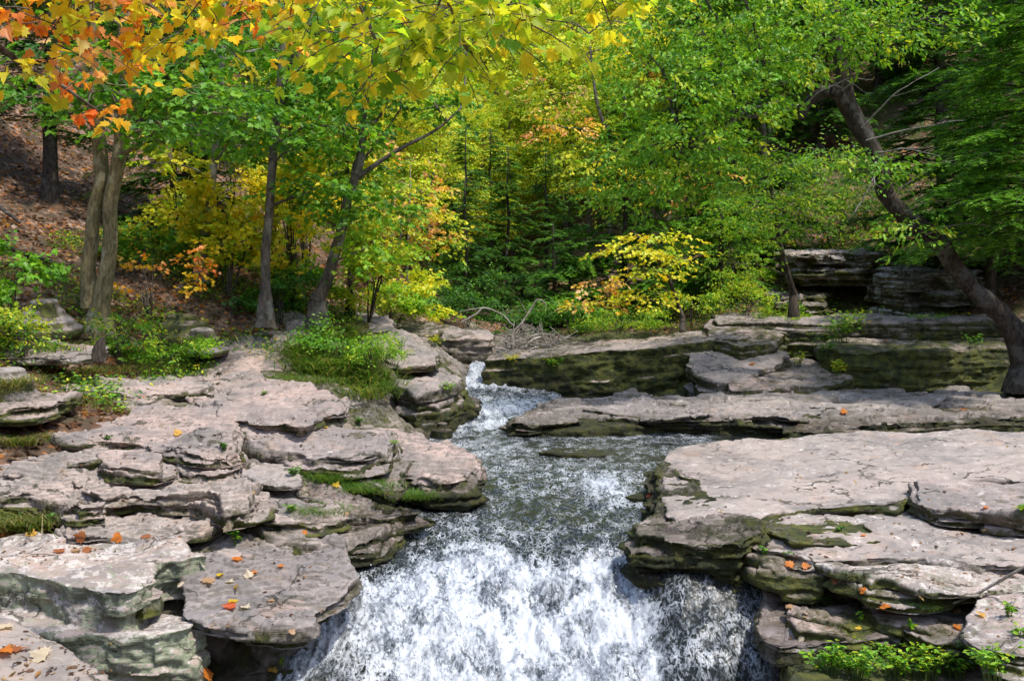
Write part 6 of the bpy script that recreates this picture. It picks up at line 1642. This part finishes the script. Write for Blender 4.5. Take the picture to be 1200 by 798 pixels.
tree('maple_tree', 'near maple with lime and yellow boughs hanging in from the top centre', 'tree',
     [('w', -3.6, 1.2, gz(-3.6, 1.2) - .1, .2), ('w', -3.5, 1.3, 3.0, .17), ('w', -3.2, 1.7, 5.0, .13), ('w', -2.9, 2.1, 7.0, .08)],
     [(350, -22, 5.6, (.36, .35, .14), 9), (390, -2, 5.5, (.34, .3, .14), 8, LY + [('gold', .8)]), (430, -22, 5.4, (.36, .35, .14), 10, [('gold', 1), ('lime', 1), ('yellow', 1)]), (440, 14, 5.4, (.30, .3, .14), 8), (480, -10, 5.2, (.34, .3, .14), 9), (475, 30, 5.2, (.26, .3, .12), 6, [('lime', 2), ('gold', 1)]), (520, 2, 5.1, (.32, .3, .14), 8), (535, 34, 5.1, (.24, .25, .10), 4), (560, -18, 5.0, (.32, .3, .14), 8), (590, 10, 5.0, (.22, .25, .10), 4), (610, -22, 4.9, (.28, .3, .12), 7, [('lime', 2), ('yellow', 2)]), (650, -30, 4.7, (.24, .3, .10), 5, [('lime', 2), ('bright', 2)]), (700, -37, 4.6, (.22, .3, .08), 4, [('yellow', 2), ('lime', 2)]), (740, -34, 4.5, (.12, .2, .06), 3, [('yellow', 3)]), (460, 58, 5.5, (.14, .2, .08), 3, [('yellow', 2), ('gold', 1)]), (405, 34, 5.6, (.20, .2, .10), 4, [('gold', 2), ('yellow', 1)]),
      (400, 45, 5.5, (.30, .3, .12), 10), (455, 50, 5.4, (.30, .3, .12), 10), (500, 62, 5.2, (.26, .3, .12), 10), (545, 50, 5.1, (.26, .3, .12), 9, [('lime', 2), ('yellow', 1), ('gold', .5)]), (440, 92, 5.4, (.2, .2, .08), 6, [('lime', 2), ('yellow', 2)]), (585, 25, 5.0, (.26, .3, .12), 9), 
      (420, -58, 5.4, (.5, .4, .2), 10), (540, -58, 5.0, (.5, .4, .2), 10)],
     LY, .084, MAPLES, BARK, 202, leafmat=LEAF_NEAR, pen=0, limbs=[[('w', -3.0, 1.9, 5.9, .09), (120, -300, 4.4, .07), (330, -110, 5.5, .045), (470, -75, 5.3, .032), (600, -60, 4.9, .022), (720, -45, 4.6, .012)], [(330, -110, 5.5, .03), (400, -30, 5.5, .016), (440, 50, 5.4, .008)], [(470, -75, 5.3, .02), (520, -10, 5.2, .012), (548, 60, 5.1, .006)]], per=6, L=(.2, .38), limb_r=.008, sub=2, twigs=True, limb_up=.15, droop=.45, flat=.45, tilt=.5)
SUNX, SUNY, SUNZ = .40, -.32, 1.0
SUN_E, SKY_E, EXPO = 2.2, .15, 1.1
# ================================================================= camera, light, world
cam = bpy.data.cameras.new('camera')
cam.sensor_width = 36.0
cam.lens = 36.0
cam.shift_y = -59.0 / 1200.0
cam.clip_end = 600
co = bpy.data.objects.new('camera', cam)
co.location = (0, 0, ZC); co.rotation_euler = (math.radians(90), 0, 0)
COL.objects.link(co)
scene.camera = co

SUN_DIR = Vector((SUNX, SUNY, SUNZ)).normalized()       # toward the sun
sl = bpy.data.lights.new('sun', 'SUN')
sl.energy = SUN_E
sl.angle = math.radians(2.5)
sl.color = (1.0, .95, .87)
so = bpy.data.objects.new('sun', sl)
so.rotation_euler = SUN_DIR.to_track_quat('Z', 'Y').to_euler()
so.location = (10, 0, 30)
COL.objects.link(so)

w = bpy.data.worlds.new('World'); scene.world = w; w.use_nodes = True
nt = w.node_tree
bg = nt.nodes.get('Background') or nt.nodes.new('ShaderNodeBackground')
sky = nt.nodes.new('ShaderNodeTexSky')
sky.sky_type = 'NISHITA'; sky.sun_disc = False
sky.sun_elevation = math.asin(SUN_DIR.z)
sky.sun_rotation = math.atan2(SUN_DIR.x, SUN_DIR.y)
sky.air_density = 1.0; sky.dust_density = 1.5; sky.ozone_density = 1.0
nt.links.new(sky.outputs[0], bg.inputs[0])
bg.inputs[1].default_value = SKY_E
out = nt.nodes.get('World Output') or nt.nodes.new('ShaderNodeOutputWorld')
nt.links.new(bg.outputs[0], out.inputs[0])

scene.render.engine = 'CYCLES'
scene.view_settings.view_transform = 'Standard'
scene.view_settings.look = 'None'
scene.view_settings.exposure = EXPO
scene.view_settings.gamma = 1
cy = scene.cycles
cy.use_denoising = True
try:
    cy.denoiser = 'OPENIMAGEDENOISE'
    cy.denoising_input_passes = 'RGB_ALBEDO_NORMAL'
    cy.denoising_prefilter = 'ACCURATE'
except Exception:
    pass
cy.max_bounces = 7
cy.diffuse_bounces = 4
cy.glossy_bounces = 3
cy.transmission_bounces = 5
cy.transparent_max_bounces = 12
cy.caustics_reflective = False
cy.caustics_refractive = False
cy.sample_clamp_indirect = 6
